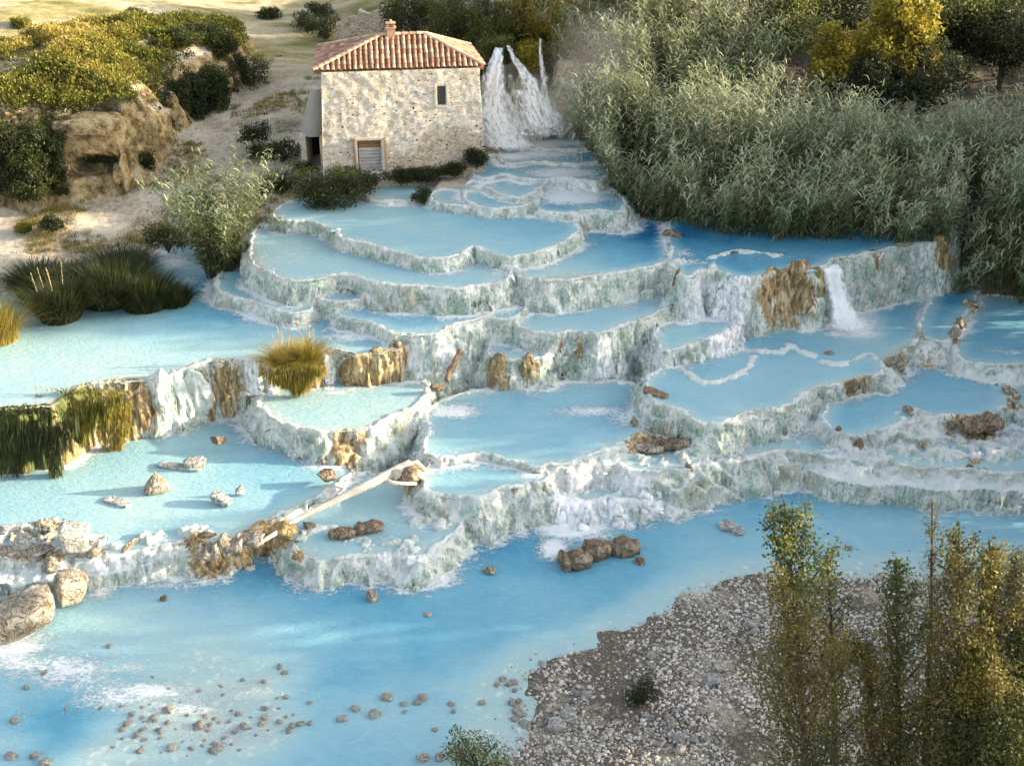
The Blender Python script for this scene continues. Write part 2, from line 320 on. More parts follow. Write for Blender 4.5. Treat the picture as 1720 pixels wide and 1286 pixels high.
# ------------------------------------------------------------------ pools: (key, level, rim outline in the ground plan via at(), steepness, base tint, rim)
ZR = -7.3
POOLS = [
 # key, z, k, amp, base, polygon
 ('T1', .10, 1.5, .18, .42, [(838,236),(870,226),(930,224),(985,228),(1000,236),(990,247),(965,251),(935,251),(900,251),(865,250),(845,246)]),
 ('T2', -.08, 1.5, .2, .45, [(790,275),(815,264),(850,254),(900,252),(960,252),(1004,262),(1022,284),(1008,304),(980,303),(945,298),(915,302),(880,301),(845,294),(815,300),(795,292)]),
 ('T2b', .02, 1.2, .2, .40, [(850,246),(900,246),(960,246),(1000,250),(1010,262),(1000,272),(970,276),(930,274),(890,272),(860,276),(840,266)]),
 ('T3', -.22, 2.2, .15, .32, [(781,312),(795,302),(820,296),(850,294),(885,298),(917,300),(922,306),(905,316),(889,326),(872,333),(847,329),(828,320),(812,312),(795,314)]),
 ('T4', -.42, 2.6, .18, .38, [(784,312),(812,309),(830,318),(850,328),(872,333),(900,328),(905,335),(889,343),(865,349),(830,351),(802,346),(786,338),(780,325)]),
 ('T5', -.52, 2.2, .15, .30, [(722,330),(730,322),(750,318),(785,322),(790,334),(783,346),(765,346),(742,342),(728,338)]),
 ('T0', -.70, 1.6, .12, .28, [(600,312),(640,300),(700,300),(735,308),(728,322),(712,334),(690,337),(660,337),(630,338),(610,330)]),
 ('T6', -.55, 1.3, .2, .5, [(900,334),(930,318),(960,308),(1000,308),(1030,318),(1050,340),(1040,356),(1000,352),(960,358),(925,356),(903,350)]),
 ('P1', -.85, 3.0, .14, .34, [(482,371),(515,371),(543,380),(560,388),(568,386),(571,399),(590,403),(616,409),(637,416),(676,425),(704,433),(742,434),(774,427),(795,415),(816,422),(851,433),(882,429),(921,418),(945,408),(968,393),(971,382),(964,373),(985,362),(1010,352),(960,335),(860,330),(700,328),(600,325),(500,335),(465,352),(462,366)]),
 ('P2L', -1.45, 2.6, .18, .26, [(424,440),(436,450),(452,457),(475,467),(501,471),(522,470),(540,468),(557,463),(576,462),(596,464),(624,473),(673,480),(715,480),(757,485),(795,482),(837,475),(855,468),(861,452),(866,436),(866,418),(820,405),(700,400),(600,375),(540,362),(470,362),(435,378),(420,410)]),
 ('P2R', -1.42, 3.0, .16, .52, [(864,444),(866,456),(871,463),(885,469),(902,471),(955,471),(990,464),(1032,460),(1077,451),(1112,443),(1125,434),(1121,422),(1118,405),(1122,392),(1150,370),(1100,345),(1030,320),(1000,330),(960,350),(900,400),(868,430)]),
 ('PU', -1.35, 3.6, .22, .56, [(1124,432),(1128,415),(1124,392),(1140,365),(1300,360),(1500,360),(1600,385),(1590,402),(1572,408),(1545,408),(1515,412),(1480,420),(1440,428),(1400,436),(1385,448),(1362,455),(1340,450),(1315,454),(1290,460),(1268,466),(1240,466),(1205,456),(1180,455),(1165,462),(1150,465),(1138,455)]),
 ('P3a', -2.55, 2.0, .14, .42, [(364,474),(368,487),(380,494),(403,502),(425,506),(455,517),(480,524),(500,526),(520,520),(530,505),(560,480),(540,460),(480,455),(430,435),(400,445),(375,455)]),
 ('P3b', -2.25, 2.4, .14, .36, [(530,496),(540,502),(560,506),(585,506),(606,503),(625,492),(628,478),(600,465),(560,462),(535,475)]),
 ('P3M', -2.6, 2.6, .2, .42, [(566,526),(585,536),(605,540),(628,544),(645,553),(662,560),(690,561),(715,561),(736,559),(752,550),(770,545),(790,540),(808,533),(825,528),(840,510),(850,480),(820,465),(700,465),(620,480),(575,505)]),
 ('P3c', -2.65, 2.4, .14, .36, [(800,520),(815,530),(834,535),(855,536),(869,531),(881,522),(884,508),(870,495),(840,490),(810,500)]),
 ('P3R', -2.85, 3.4, .24, .28, [(858,530),(868,545),(885,555),(905,559),(930,560),(958,557),(990,560),(1015,556),(1043,546),(1075,536),(1105,524),(1130,512),(1150,502),(1165,490),(1168,475),(1150,455),(1100,440),(1000,450),(900,460),(870,490),(862,512)]),
 ('P3S', -3.75, 3.0, .18, .3, [(818,590),(828,600),(850,603),(880,603),(912,602),(925,592),(920,575),(880,560),(840,562),(822,575)]),
 ('PB', -3.4, 2.8, .25, .3, [(1110,585),(1130,588),(1160,580),(1190,570),(1215,560),(1235,545),(1250,520),(1240,490),(1200,470),(1160,490),(1120,530),(1100,560)]),
 ('P4', -3.1, 5.5, .28, .25, [(-260,770),(-120,718),(-40,700),(0,686),(45,683),(87,678),(119,659),(150,646),(190,641),(224,638),(273,633),(315,617),(350,606),(402,606),(430,605),(455,603),(470,600),(500,597),(545,591),(568,587),(582,594),(603,595),(640,592),(668,586),(686,580),(700,560),(660,530),(600,510),(540,500),(480,490),(420,480),(360,460),(345,440),(330,410),(300,405),(262,415),(240,440),(200,450),(30,490),(-60,500),(-260,520)]),
 ('P6', -4.75, 2.2, .26, .20, [(434,668),(440,683),(456,697),(472,708),(491,716),(515,721),(540,724),(565,724),(585,722),(606,720),(627,716),(648,706),(668,695),(697,680),(712,662),(716,645),(700,630),(640,625),(560,620),(480,635),(450,650)]),
 ('P5M', -5.5, 1.7, .28, .34, [(716,762),(742,773),(775,767),(807,762),(830,768),(848,773),(875,776),(900,782),(930,778),(962,776),(985,765),(1010,758),(1045,745),(1075,728),(1085,705),(1090,680),(1085,655),(1040,640),(940,640),(840,650),(760,665),(720,690),(715,730)]),
 ('P8', -4.35, 2.0, .28, .36, [(1088,648),(1095,668),(1115,680),(1150,690),(1170,706),(1186,712),(1205,712),(1230,706),(1252,695),(1280,690),(1308,684),(1333,675),(1357,658),(1375,650),(1392,648),(1420,640),(1446,635),(1474,631),(1488,616),(1505,602),(1523,588),(1545,565),(1549,545),(1560,515),(1575,475),(1585,440),(1500,440),(1440,480),(1370,520),(1260,545),(1150,600),(1090,630)]),
 ('P9', -4.2, 1.8, .18, .45, [(1549,562),(1565,571),(1589,573),(1600,556),(1614,538),(1628,517),(1640,497),(1645,470),(1620,430),(1580,430),(1570,480),(1555,520),(1545,545)]),
 ('P10', -4.45, 1.6, .2, .42, [(1606,590),(1612,603),(1640,610),(1680,612),(1719,610),(1790,612),(1900,612),(1960,560),(1900,500),(1780,480),(1720,500),(1660,495),(1640,515),(1622,545),(1606,570)]),
 ('P11', -5.1, 1.6, .26, .38, [(1388,675),(1385,700),(1400,722),(1425,732),(1446,733),(1474,724),(1500,718),(1520,708),(1560,700),(1600,699),(1635,699),(1665,695),(1690,680),(1697,665),(1690,640),(1720,628),(1700,600),(1600,590),(1540,575),(1480,600),(1400,635)]),
 ('P11b', -5.2, 2.0, .26, .36, [(1700,650),(1710,680),(1740,700),(1800,705),(1900,700),(1960,640),(1900,590),(1740,590),(1705,620)]),
 ('P12', -6.05, 1.7, .3, .24, [(1180,745),(1195,765),(1220,772),(1245,771),(1268,765),(1300,760),(1335,757),(1370,762),(1400,768),(1450,768),(1500,775),(1540,784),(1600,786),(1650,790),(1700,795),(1800,790),(1960,780),(1960,680),(1700,670),(1500,680),(1380,680),(1260,700),(1180,715)]),
 ('P13', -5.95, 1.2, .35, .22, [(1000,778),(1030,775),(1060,785),(1100,792),(1150,785),(1190,775),(1195,745),(1170,715),(1100,700),(1060,720),(1040,745),(1005,760)]),
 ('P13b', -6.6, 1.2, .4, .2, [(925,815),(935,835),(970,842),(1010,838),(1060,840),(1100,832),(1135,815),(1175,805),(1190,790),(1150,770),(1060,760),(980,765),(935,785)]),
 ('P7', -5.8, 1.6, .2, .30, [(717,825),(735,829),(750,830),(770,834),(787,834),(800,837),(811,835),(831,822),(845,817),(860,817),(880,812),(896,812),(921,800),(912,780),(900,765),(830,750),(750,752),(722,770),(712,800)]),
 ('PLR', -6.45, 1.2, .3, .22, [(500,925),(520,936),(540,943),(565,938),(600,935),(640,930),(670,933),(700,938),(728,925),(745,905),(765,890),(775,872),(760,855),(700,830),(640,800),(560,800),(480,850),(470,880),(485,905)]),
 ('PL', -6.2, 1.4, .3, .28, [(-260,1000),(-120,960),(-40,940),(40,928),(90,925),(140,925),(190,930),(230,925),(280,915),(319,908),(351,914),(385,905),(410,895),(440,880),(475,862),(520,840),(560,815),(590,790),(560,765),(480,740),(420,705),(380,690),(250,700),(100,760),(-60,760),(-260,800)]),
 ('RL', ZR, .30, .2, .42, [(-500,1900),(-500,1075),(-260,860),(300,760),(900,560),(1500,560),(2300,600),(2300,1500),(1300,1900),(500,1900)]),
]
# extra low rims standing in a pool: polyline, level, width
RIMS = [
 (-4.35, .16, [(1138,615),(1158,627),(1175,640),(1200,642),(1224,637),(1249,623),(1259,609),(1266,598)]),
 (-4.35, .16, [(1276,590),(1295,591),(1313,592),(1327,580),(1341,590),(1352,592),(1368,599)]),
 (-4.35, .16, [(1383,607),(1407,611),(1439,604),(1460,592),(1474,604),(1488,616)]),
 (-6.45, .25, [(505,905),(512,893),(530,888),(560,885)]),
 (-1.35, .16, [(1195,434),(1215,427),(1240,422),(1270,424),(1310,430)]),
 (-5.5, .14, [(1075,728),(1060,745),(1040,752),(1012,757)]),
]
# brown / ochre rock, moss and white-water patches: (u, v, z, radius m, strength)
OCHRE = [(20,760,-5,3.2,1),(90,740,-4.8,2.6,.9),(170,720,-4.5,2.3,.9),(215,690,-4.5,1.5,.8),(230,745,-5.5,1.3,1),(290,690,-4.6,1.0,.42),(330,690,-4.8,1.0,.5),(300,740,-5.6,1.5,.75),(260,700,-4.8,.8,.6),(350,720,-5.2,1.0,.8),(378,650,-4.2,1.05,1.0),(388,690,-5,.7,.9),
 (500,630,-3.9,1.3,1.1),(600,630,-3.9,1.1,1.1),(650,615,-3.7,1.15,1.0),(585,650,-4.2,.6,.9),(685,600,-3.4,.5,.6),
 (430,770,-5.7,.7,.5),(478,755,-5.5,.35,.8),(580,750,-5.3,.8,1.1),(610,735,-5.2,.35,.7),(540,775,-5.8,.9,.8),(478,750,-5.3,.3,1.0),(650,770,-5.6,.9,.6),(680,800,-6,.7,.9),
 (840,640,-4.6,.62,1.2),(890,640,-4.6,.6,1.1),(870,670,-5.1,.7,1.0),(935,580,-3.5,.35,.9),(970,620,-4.2,.5,1.1),(985,560,-3.2,.3,.6),(965,655,-4.9,.4,.8),(1055,630,-4.4,.35,.6),
 (1300,500,-2.4,.95,1.15),(1325,480,-1.9,.9,1.1),(1345,500,-2.4,.95,1.1),(1330,530,-3.2,.9,1.0),(1290,530,-3.4,.6,.9),(1380,480,-2.2,.4,.7),(1410,440,-1.6,.4,.5),(1470,440,-1.9,.6,.6),(1545,440,-2,.35,.5),(1580,435,-2.3,.6,1.1),(1390,430,-1.35,.5,.6),
 (1100,745,-5.8,1.0,.8),(1125,742,-5.8,.6,.8),(1070,755,-5.9,.6,.6),(1155,785,-6.3,.35,.8),(1180,725,-5.2,.3,.8),(1425,650,-4.6,.5,.9),(1455,642,-4.5,.5,.6),(1510,605,-4.5,.6,.7),(1560,612,-4.8,.9,.5),(1600,575,-4.5,.4,.8),(1615,545,-4.3,.5,.8),(1630,515,-4.3,.5,.8),(1560,568,-4.4,.5,.7),(1640,715,-5.5,.85,1.1),(1600,722,-5.5,.3,1),(1545,745,-5.9,.5,.7),(1440,745,-5.5,.3,.8),(1690,655,-5.0,.5,.8),(1710,680,-5.2,.5,.7),(1640,795,-6.3,.6,.9),(1530,800,-6.4,.4,.6),(1570,800,-6.4,.35,.6),(1700,800,-6.4,.5,.8),(1620,690,-5.1,.4,.5),
 (350,935,-6.6,.9,.95),(400,915,-6.4,.9,.9),(440,905,-6.4,.8,.9),(480,900,-6.5,.6,.9),(330,905,-6.2,.5,.7),(505,940,-6.8,.3,.9),(520,965,-7,.4,.4),(600,890,-6.5,.9,.0),(570,905,-6.5,.4,.3),(430,880,-6.2,.7,.7),(60,905,-6.3,2.0,.5),(860,825,-5.9,.3,.5),(150,915,-6.3,.8,.4),(700,785,-5.7,.6,.7)]
MOSS = [(30,720,-4,1.8,1.1),(60,780,-5.5,1.8,.9),(150,690,-3.8,1.4,1.1),(130,680,-3.5,1.2,1.1),(200,700,-4.3,.9,.7),(180,780,-6,1.0,.8),(405,680,-4.6,.4,.6),(665,610,-3.6,.5,.6),(1340,480,-2,.4,.4),(1480,445,-1.8,.7,.35)]
FLOW = [(650,490,-1.9,1.6,.35),(800,490,-1.9,1.4,.35),(960,490,-2,2.2,.35),(1080,470,-2,1.6,.4),(500,480,-1.9,1.2,.3),(880,575,-3.2,1.5,.3),(650,740,-5.2,1.4,.4),(500,740,-5.3,1.4,.3),(1260,715,-5,1.6,.45),(1350,695,-5,1.4,.5),(1380,700,-5,1.2,.6),(1450,750,-5.7,1.2,.5),(1300,790,-6.6,1.5,.35),(1420,790,-6.6,1.5,.55),(1560,790,-6.5,1.5,.35),(250,950,-6.7,1.2,.5),(200,940,-6.6,1.0,.55),(560,950,-6.8,1.2,.4),(860,850,-6.5,1.4,.5),(1600,610,-4.8,1.6,.5),(1530,640,-4.9,1,.45),(425,640,-3.9,.8,.8),(455,650,-4.2,.7,.8),(420,690,-5,1.0,.5),(550,640,-4.2,.6,.8),(700,610,-3.8,.7,.7),(740,590,-3.5,1.0,.6),(745,700,-5.2,1.2,.55),(690,740,-5.3,1.0,.5),
 (1180,500,-2.3,1.4,.75),(1220,520,-2.8,1.2,.8),(1130,610,-4,1.2,.55),(1210,570,-3.7,1.2,.75),(1030,620,-4.2,.8,.9),(1010,590,-3.6,.6,.7),(1410,490,-2.3,.9,1.0),(1440,510,-3.,.8,.9),(1500,480,-2.6,.8,.4),
 (980,830,-6.4,1.5,.9),(1060,820,-6.5,1.2,.75),(990,870,-7.,1.4,1),(1110,860,-7,1.0,.6),(1550,740,-5.9,1.6,.35),(1650,760,-6,1.6,.5),(1220,740,-5.9,1.2,.4),(290,680,-4.4,.8,.3),
 (740,900,-6.7,1.2,.5),(690,930,-6.8,1.0,.5),(800,860,-6.6,1.0,.4),(170,960,-6.8,1.0,.6),(280,940,-6.6,1.0,.4),(870,330,-.3,2.0,.35),(960,320,-.4,2.2,.6),(900,280,0,2.5,.5),(1480,800,-6.6,.6,.8),(1670,805,-6.8,.8,.8),(1370,800,-6.8,.4,.6)]
# white water on the surface: (u, v, z, rx, ry, strength)
FOAM = [(870,240,.1,3.0,1.6,1.4),(920,240,.1,4,.8,.9),(860,262,0,2.5,1.2,.9),(920,215,.2,2.6,2.0,.9),(1000,318,-.6,2.0,1.4,.95),(960,330,-.6,2.4,1.6,1.1),(900,258,0,4,1.5,.8),(950,290,-.1,3,1.5,.85),(1040,340,-.9,1.2,1.2,.45),(770,300,-.1,1.2,.9,.6),(800,360,-.85,1.2,.6,.6),(930,362,-.85,2.4,.7,1.1),(870,368,-.85,2,.4,.4),
 (470,372,-1.45,1.1,.8,.8),(540,395,-1.45,1.0,.8,.6),(500,395,-1.45,.6,.4,.4),(560,480,-2.25,1.5,.6,.55),(470,505,-2.55,1.4,.5,.6),(430,480,-2.5,.8,.4,.6),(620,510,-2.6,.8,.8,.8),(590,565,-3.1,1.6,.8,.8),(500,530,-3.1,1.2,.4,.5),(860,460,-2,.8,.8,.6),(800,505,-2.65,1,.5,.5),
 (290,440,-3.1,1.3,1.1,.85),(320,470,-3.1,.8,.8,.6),(270,425,-3.1,1,.8,.7),(850,590,-3.8,1.4,.5,.5),(1130,395,-1.4,.8,.9,.5),(1150,425,-1.4,.6,.9,.6),(1160,440,-1.4,.9,.6,.6),(1340,430,-1.35,2,.7,.35),(1380,450,-1.35,1.2,.6,.7),(1270,432,-1.35,1.4,.4,.3),
 (1425,545,-4.35,1.25,1.4,1.35),(1410,560,-4.35,1.0,.5,.8),(1200,588,-4.35,2.2,.6,.95),(1160,600,-4.35,1.0,.5,.4),(1090,770,-5.9,2.5,1.0,.4),(1100,700,-5.6,2.4,1.2,.95),(1000,690,-5.5,2.4,.6,.75),(760,690,-5.5,1.4,.9,.85),(720,650,-4.75,.6,.6,.7),(560,660,-4.75,1.4,.3,.6),
 (1650,600,-4.8,3,.6,.5),(1680,590,-4.5,1.6,.4,.5),(1570,600,-5.0,1.4,1.0,.55),(1620,480,-4.3,.5,.7,.3),(1480,700,-5.2,1,.5,.3),(1560,740,-6.05,3,1.2,.55),(1680,740,-6.05,3,1.4,.75),(1300,735,-6.05,.8,.8,.6),(1240,735,-6.05,2,.7,.3),(1500,640,-5,1.4,.5,.4),
 (960,880,ZR,1.9,1.3,1.2),(1040,850,ZR,1.8,.9,1.0),(930,920,ZR,.7,1.0,1.0),(1110,860,ZR,1.0,.7,.7),(1140,825,ZR,1.4,.6,.8),(1210,812,ZR,1.6,.5,1.0),(1290,812,ZR,1.2,.4,.9),(1375,808,ZR,.7,.5,.9),(1435,808,ZR,.8,.5,1.0),(1480,800,ZR,.8,.3,.8),(1675,808,ZR,1.1,.8,.9),(1560,812,ZR,1,.3,.3),
 (700,965,ZR,.9,.7,1.0),(650,965,ZR,1.0,.5,.4),(740,940,ZR,.6,.4,.4),(720,880,-6.45,1.3,.8,.6),(650,905,-6.45,1.6,.6,.4),(600,850,-6.45,2,1,.15),(170,985,ZR,.9,.9,.8),(160,940,-6.5,.8,.5,.5),(20,1090,ZR,1.5,1.3,.9),(50,1120,ZR,1.2,.8,.6),(110,1125,ZR,1.8,1.0,.75),(190,1170,ZR,1.6,.9,.65),(150,1140,ZR,1.4,.7,.6),(250,1120,-7.4,2,1,.25),(30,1210,ZR,.6,2,.3),(250,1160,ZR,1.6,.5,.85),(310,1190,ZR,1.8,.6,.6),(350,1225,ZR,2.4,1.1,.42),(210,1120,ZR,1.4,.5,.5),(420,1160,ZR,1.8,.6,.42),(470,1225,ZR,1.0,.8,.3),(620,1190,ZR,2.0,.3,.22)]
# tint of the water, + deeper / - shallower
TINT = [(940,220,.1,3,.0),(1000,262,0,1.2,.5),(1010,290,-.2,1.0,.55),(1060,350,-1,2.4,.22),(1040,385,-1.4,2.5,.2),(1100,400,-1.4,1.6,.14),(900,450,-1.4,2.2,-.28),(960,460,-1.4,1.8,-.22),(860,455,-1.4,.7,-.15),(900,375,-.85,4,.10),(700,380,-.85,3,-.05),(560,345,-.85,2.6,-.16),(600,420,-1.45,3.0,-.05),(480,430,-1.45,2.5,-.12),(800,500,-2.6,1.5,.15),(700,510,-2.6,2,.18),
 (370,480,-3.1,1.8,.35),(350,530,-3.1,3.2,.18),(120,510,-3.1,4,.15),(450,530,-3.1,3,.12),(250,540,-3.1,5,.08),(560,555,-3.1,1.3,.25),(200,590,-3.1,5,-.12),(480,575,-3.1,3.0,-.10),(40,640,-3.1,4,-.03),(620,575,-3.1,1.2,.1),
 (1200,400,-1.35,3,.12),(1340,410,-1.35,5,.10),(1500,400,-1.35,4,.12),(1130,385,-1.35,1.4,.2),(1240,445,-1.35,1.6,.1),(1200,450,-1.35,.8,-.2),
 (1220,600,-4.35,1.2,-.05),(1390,535,-4.35,1.0,.3),(1290,575,-4.35,1.4,.15),(1500,520,-4.35,2.0,.2),(1590,500,-4.2,1.6,.22),(1680,560,-4.4,2.5,.08),(1630,620,-5,1.5,.1),(1350,640,-4.35,2,-.02),(1580,650,-5.1,3,.05),(1420,690,-5.1,2,.05),(1500,590,-4.4,1.2,-.2),
 (600,700,-4.75,2,-.05),(900,700,-5.5,3,.06),(1030,700,-5.5,1.4,.08),(800,800,-5.8,2,.05),(100,830,-6.2,4,.04),(250,830,-6.2,2.6,-.12),(400,790,-6.2,3,.05),(480,780,-6.2,2,.08),(350,860,-6.2,2.4,.02),(200,870,-6.2,2,-.05),
 (900,930,ZR,3.0,.14),(830,905,ZR,1.8,.14),(550,980,ZR,2.5,.16),(430,960,ZR,1.6,.18),(1300,830,ZR,5,.13),(1020,960,ZR,2.5,.1),(700,1020,ZR,4,.04),(1500,840,ZR,5,.02),(1600,900,ZR,4,-.10),(1400,900,ZR,4,-.06),(1250,930,ZR,3,-.06),(1000,1060,ZR,3,.0),(720,1120,ZR,4,.12),(560,1150,ZR,2,.12),
 (400,1070,ZR,2.2,-.12),(230,1050,ZR,2.2,-.16),(150,1050,ZR,1.6,-.16),(320,1150,ZR,2.2,-.20),(420,1190,ZR,1.8,-.24),(270,1215,ZR,2.0,-.26),(340,1250,ZR,2.2,-.24),(430,1235,ZR,1.4,-.2),(480,1130,ZR,1.0,-.2),(380,1100,ZR,1.5,-.05),(150,1270,ZR,1.4,-.35),(120,1210,ZR,1.7,.30),(60,1170,ZR,1.6,.0),(30,1250,ZR,1,-.2),(95,1255,ZR,1.2,.18),(560,1250,ZR,2.5,.08),(700,1230,ZR,3,-.06),(800,1170,ZR,2,-.14),(860,1190,ZR,1.6,-.3),(620,1185,ZR,1.4,-.22)]

def poly_world(pts, z): return np.array([at(u, v, z)[:2] for u, v in pts])
for i, q in enumerate(POOLS):
    key, z, k, amp, base, pts = q
    W = poly_world(pts, z)
    POOLS[i] = dict(key=key, z=lev(z), k=k, amp=amp, base=base, P=smooth_closed(W, 1 if key in ('RL', 'RB') else 3))

# ------------------------------------------------------------------ land surface
GP = [(0,492,-2.9),(30,480,-2.8),(260,410,-2.8),(120,420,-2.6),(0,430,-2.5),(-200,480,-2.6),(0,385,-2.1),(120,370,-1.9),(240,375,-2.2),(300,385,-2.5),(60,320,-1.3),(0,330,-1.4),(-200,330,-1.0),(180,320,-1.3),(260,330,-1.5),(330,350,-1.6),(380,345,-1.4),(430,330,-1.1),(160,290,-.6),(60,290,-.5),(250,300,-.9),(290,290,-.9),(290,250,-.3),(330,225,0),(380,190,.5),(440,155,1.0),(380,290,-.8),(450,270,-.4),(440,320,-.7),(500,290,-.1),(520,320,-.5),(560,325,-.6),(600,300,-.3),(640,300,-.3),(700,300,-.3),(760,285,-.2),(815,260,0),
 (480,190,.9),(520,150,1.6),(420,120,1.8),(400,70,2.6),(450,60,2.6),(430,30,3.0),(500,80,2.4),(520,40,3.0),(560,5,3.6),(460,0,3.4),(350,10,3.6),(250,5,4.2),(0,25,4.6),(-200,10,4.6),(150,-30,4.2),(0,-120,5),(500,-120,4.5),
 (530,240,.4),(535,180,.9),(600,200,.4),(700,200,.4),(780,200,.5),(560,90,2.2),(620,60,2.6),(680,60,2.6),(740,70,2.8),(800,70,4.0),(820,30,4.6),(700,20,4.2),(640,5,4.2),(900,60,4.8),(960,70,4.6),(900,20,5.2),
 (1000,200,1.5),(990,260,.4),(1012,300,-.2),(1030,330,-.6),(1075,355,-1.0),(1130,372,-1.15),(1200,390,-1.15),(1300,395,-1.15),(1420,397,-1.15),(1540,400,-1.15),(1600,400,-1.2),(1600,450,-2.8),(1650,480,-3.9),(1720,498,-4.2),(1800,500,-4.3),(1960,500,-4.3),(1700,440,-2.8),(1650,420,-2.0),
 (1080,250,.6),(1200,300,0),(1400,300,0),(1600,320,-.2),(1800,380,-1.5),(1050,150,3.2),(1050,60,6),(1200,150,3.0),(1200,60,5.5),(1350,200,1.2),(1500,200,1.0),(1700,220,.8),(1400,80,3.2),(1600,80,2.6),(1750,100,2.4),(1300,0,6),(1600,0,5),(1000,0,6),
 (850,1286,-7.35),(900,1115,-7.35),(960,1105,-7.3),(1050,1060,-7.3),(1110,1025,-7.3),(1150,1003,-7.3),(1220,985,-7.3),(1300,973,-7.3),(1400,972,-7.3),(1480,968,-7.3),(1600,960,-7.3),(1720,945,-7.3),(1900,930,-7.3),
 (870,1200,-7.38),(960,1180,-7.1),(1100,1120,-6.95),(1250,1050,-6.95),(1450,1020,-6.95),(1700,1010,-6.9),(1100,1250,-6.75),(1300,1200,-6.7),(1500,1200,-6.6),(1700,1200,-6.4),(1300,1400,-6.4),(900,1350,-7.0),(1800,1500,-6),(1000,1600,-6.5)]
GW = np.array([list(at(u, v, z)) for u, v, z in GP])
for x, y, z in [(-60,50,-2),(-60,70,2),(-90,30,-3),(50,60,2),(70,40,0),(45,35,-5.5),(40,20,-5.5),(60,90,6),(0,110,6.5),(-60,110,5.5),(-45,85,4.6),(90,120,9),(30,10,-5.5)]:
    GW = np.vstack([GW, [x, y, z]])
def _tps_fit(W, lam=.4):
    n = len(W); d = np.hypot(W[:, None, 0]-W[None, :, 0], W[:, None, 1]-W[None, :, 1])
    K = np.where(d > 0, d*d*np.log(d+1e-9), 0)+lam*np.eye(n)
    Pm = np.c_[np.ones(n), W[:, :2]]
    A = np.block([[K, Pm], [Pm.T, np.zeros((3, 3))]])
    return np.linalg.solve(A, np.r_[W[:, 2], 0, 0, 0])
_tc = _tps_fit(GW)
def tps(x, y):
    r = _tc[-3]+_tc[-2]*x+_tc[-1]*y
    for i in range(len(GW)):
        q = (x-GW[i, 0])**2+(y-GW[i, 1])**2
        r = r+_tc[i]*.5*q*np.log(q+1e-9)
    return r
# hill with the cave, brow outline (u,v,z)
HILLP = np.array([at(u, v, z)[:2] for u, v, z in [(-300,150,4.2),(-100,150,4.2),(0,165,4.0),(60,168,3.8),(105,172,3.6),(160,172,3.5),(215,165,3.5),(240,150,3.5),(262,128,3.4),(300,112,3.4),(350,98,3.4),(392,82,3.4),(405,62,3.4),(385,45,3.5),(300,38,4.0),(200,36,4.4),(100,45,4.4),(0,60,4.4),(-300,60,4.4)]])
HILLP = smooth_closed(HILLP, 3)
# rock shelf behind the falls
SHELF = smooth_closed(np.array([at(u, v, z)[:2] for u, v, z in [(700,70,4.2),(760,80,4.2),(800,92,4.4),(835,88,4.6),(852,84,4.8),(868,96,4.4),(885,112,4.0),(905,86,4.6),(920,88,4.6),(935,130,3.6),(955,165,2.4),(990,190,1.6),(1040,190,2.2),(1100,100,5),(1100,0,6),(850,-60,6),(700,-40,5)]]), 3)
CAVE = at(158, 288, -.6)
def ground_height(x, y):
    x = np.asarray(x, float); y = np.asarray(y, float)
    r = np.hypot(x, y-50)
    g = np.where(r < 110, np.clip(tps(x, y), -9, 10), 0)
    far = 6+fbm2(x/70, y/70, 3, 5)*5+np.clip((r-150)/60, 0, 14)
    g = np.where(r < 110, g*(1-sstep(75, 110, r))+far*sstep(75, 110, r), far)
    d = sdf_box(x, y, HILLP, 8)
    d = d+fbm2(x*.5, y*.5, 3, 21)*.7+fbm2(x*2.2, y*2.2, 2, 22)*.16
    top = 3.4+.34*np.clip(-d, 0, 5)-.10*np.clip(-d-5, 0, 6)+fbm2(x*.35, y*.35, 3, 23)*.5
    ro = fbm3(x*1.3, y*1.3, 0*x, 3, 24)*.35
    h = top-(2.9+ro)*np.clip(d, 0, 9)-.35*np.sin(np.clip(d, 0, 9)*7+fbm2(x*.6, y*.6, 2, 25)*3)*np.clip(d*2, 0, 1)
    m = 1-sstep(70, 100, r); g = np.maximum(g, h*m-20*(1-m))
    d2 = sdf_box(x, y, SHELF, 8)
    d2 = d2+fbm2(x*.6, y*.6, 3, 31)*.6+fbm2(x*2.5, y*2.5, 2, 32)*.18
    h2 = 4.4+.05*np.clip(-d2, 0, 8)-3.2*np.clip(d2+.3, 0, 9)
    g = np.maximum(g, h2*m-20*(1-m))
    g = g+fbm2(x*.25, y*.25, 3, 41)*.14+fbm2(x*1.1, y*1.1, 4, 42)*.13*(r < 120)
    # carve the water bodies
    for q in POOLS:
        dd = sdf_box(x, y, q['P'], 1.0, far=9.)
        wob = fbm2(x*.9, y*.9, 3, 51)*.35
        c = sstep(0.05, -.55, dd+wob*.5)
        if q['key'] == 'RL': bed = q['z']-.75*sstep(0, -3.2, dd)+.02
        else: bed = q['z']-.5
        if q['key'] == 'RL':   # gravel bank line of the river
            bd = seg_dist(x, y, BANKL, closed=False); side = inside(x, y, BANKP)
            c = np.where(side, 0, c*sstep(-.1, 1.2, bd+wob*2.2)*1.0); 
            bed = q['z']-.85*sstep(.2, 3.0, bd)-.05
        g = np.where(c > 0, np.minimum(g, g*(1-c)+bed*c), g)
    return g
_bk = [(700,1450),(780,1330),(842,1250),(866,1180),(872,1140),(900,1112),(960,1103),(1000,1095),(1050,1057),(1092,1048),(1110,1022),(1150,1002),(1200,985),(1300,972),(1400,972),(1480,966),(1600,960),(1720,945),(2100,900)]
BANKL = np.array([at(u, v, ZR)[:2] for u, v in _bk])
BANKP = np.vstack([BANKL, at(2600,1100,ZR)[:2], [30,0], [-5,0]])

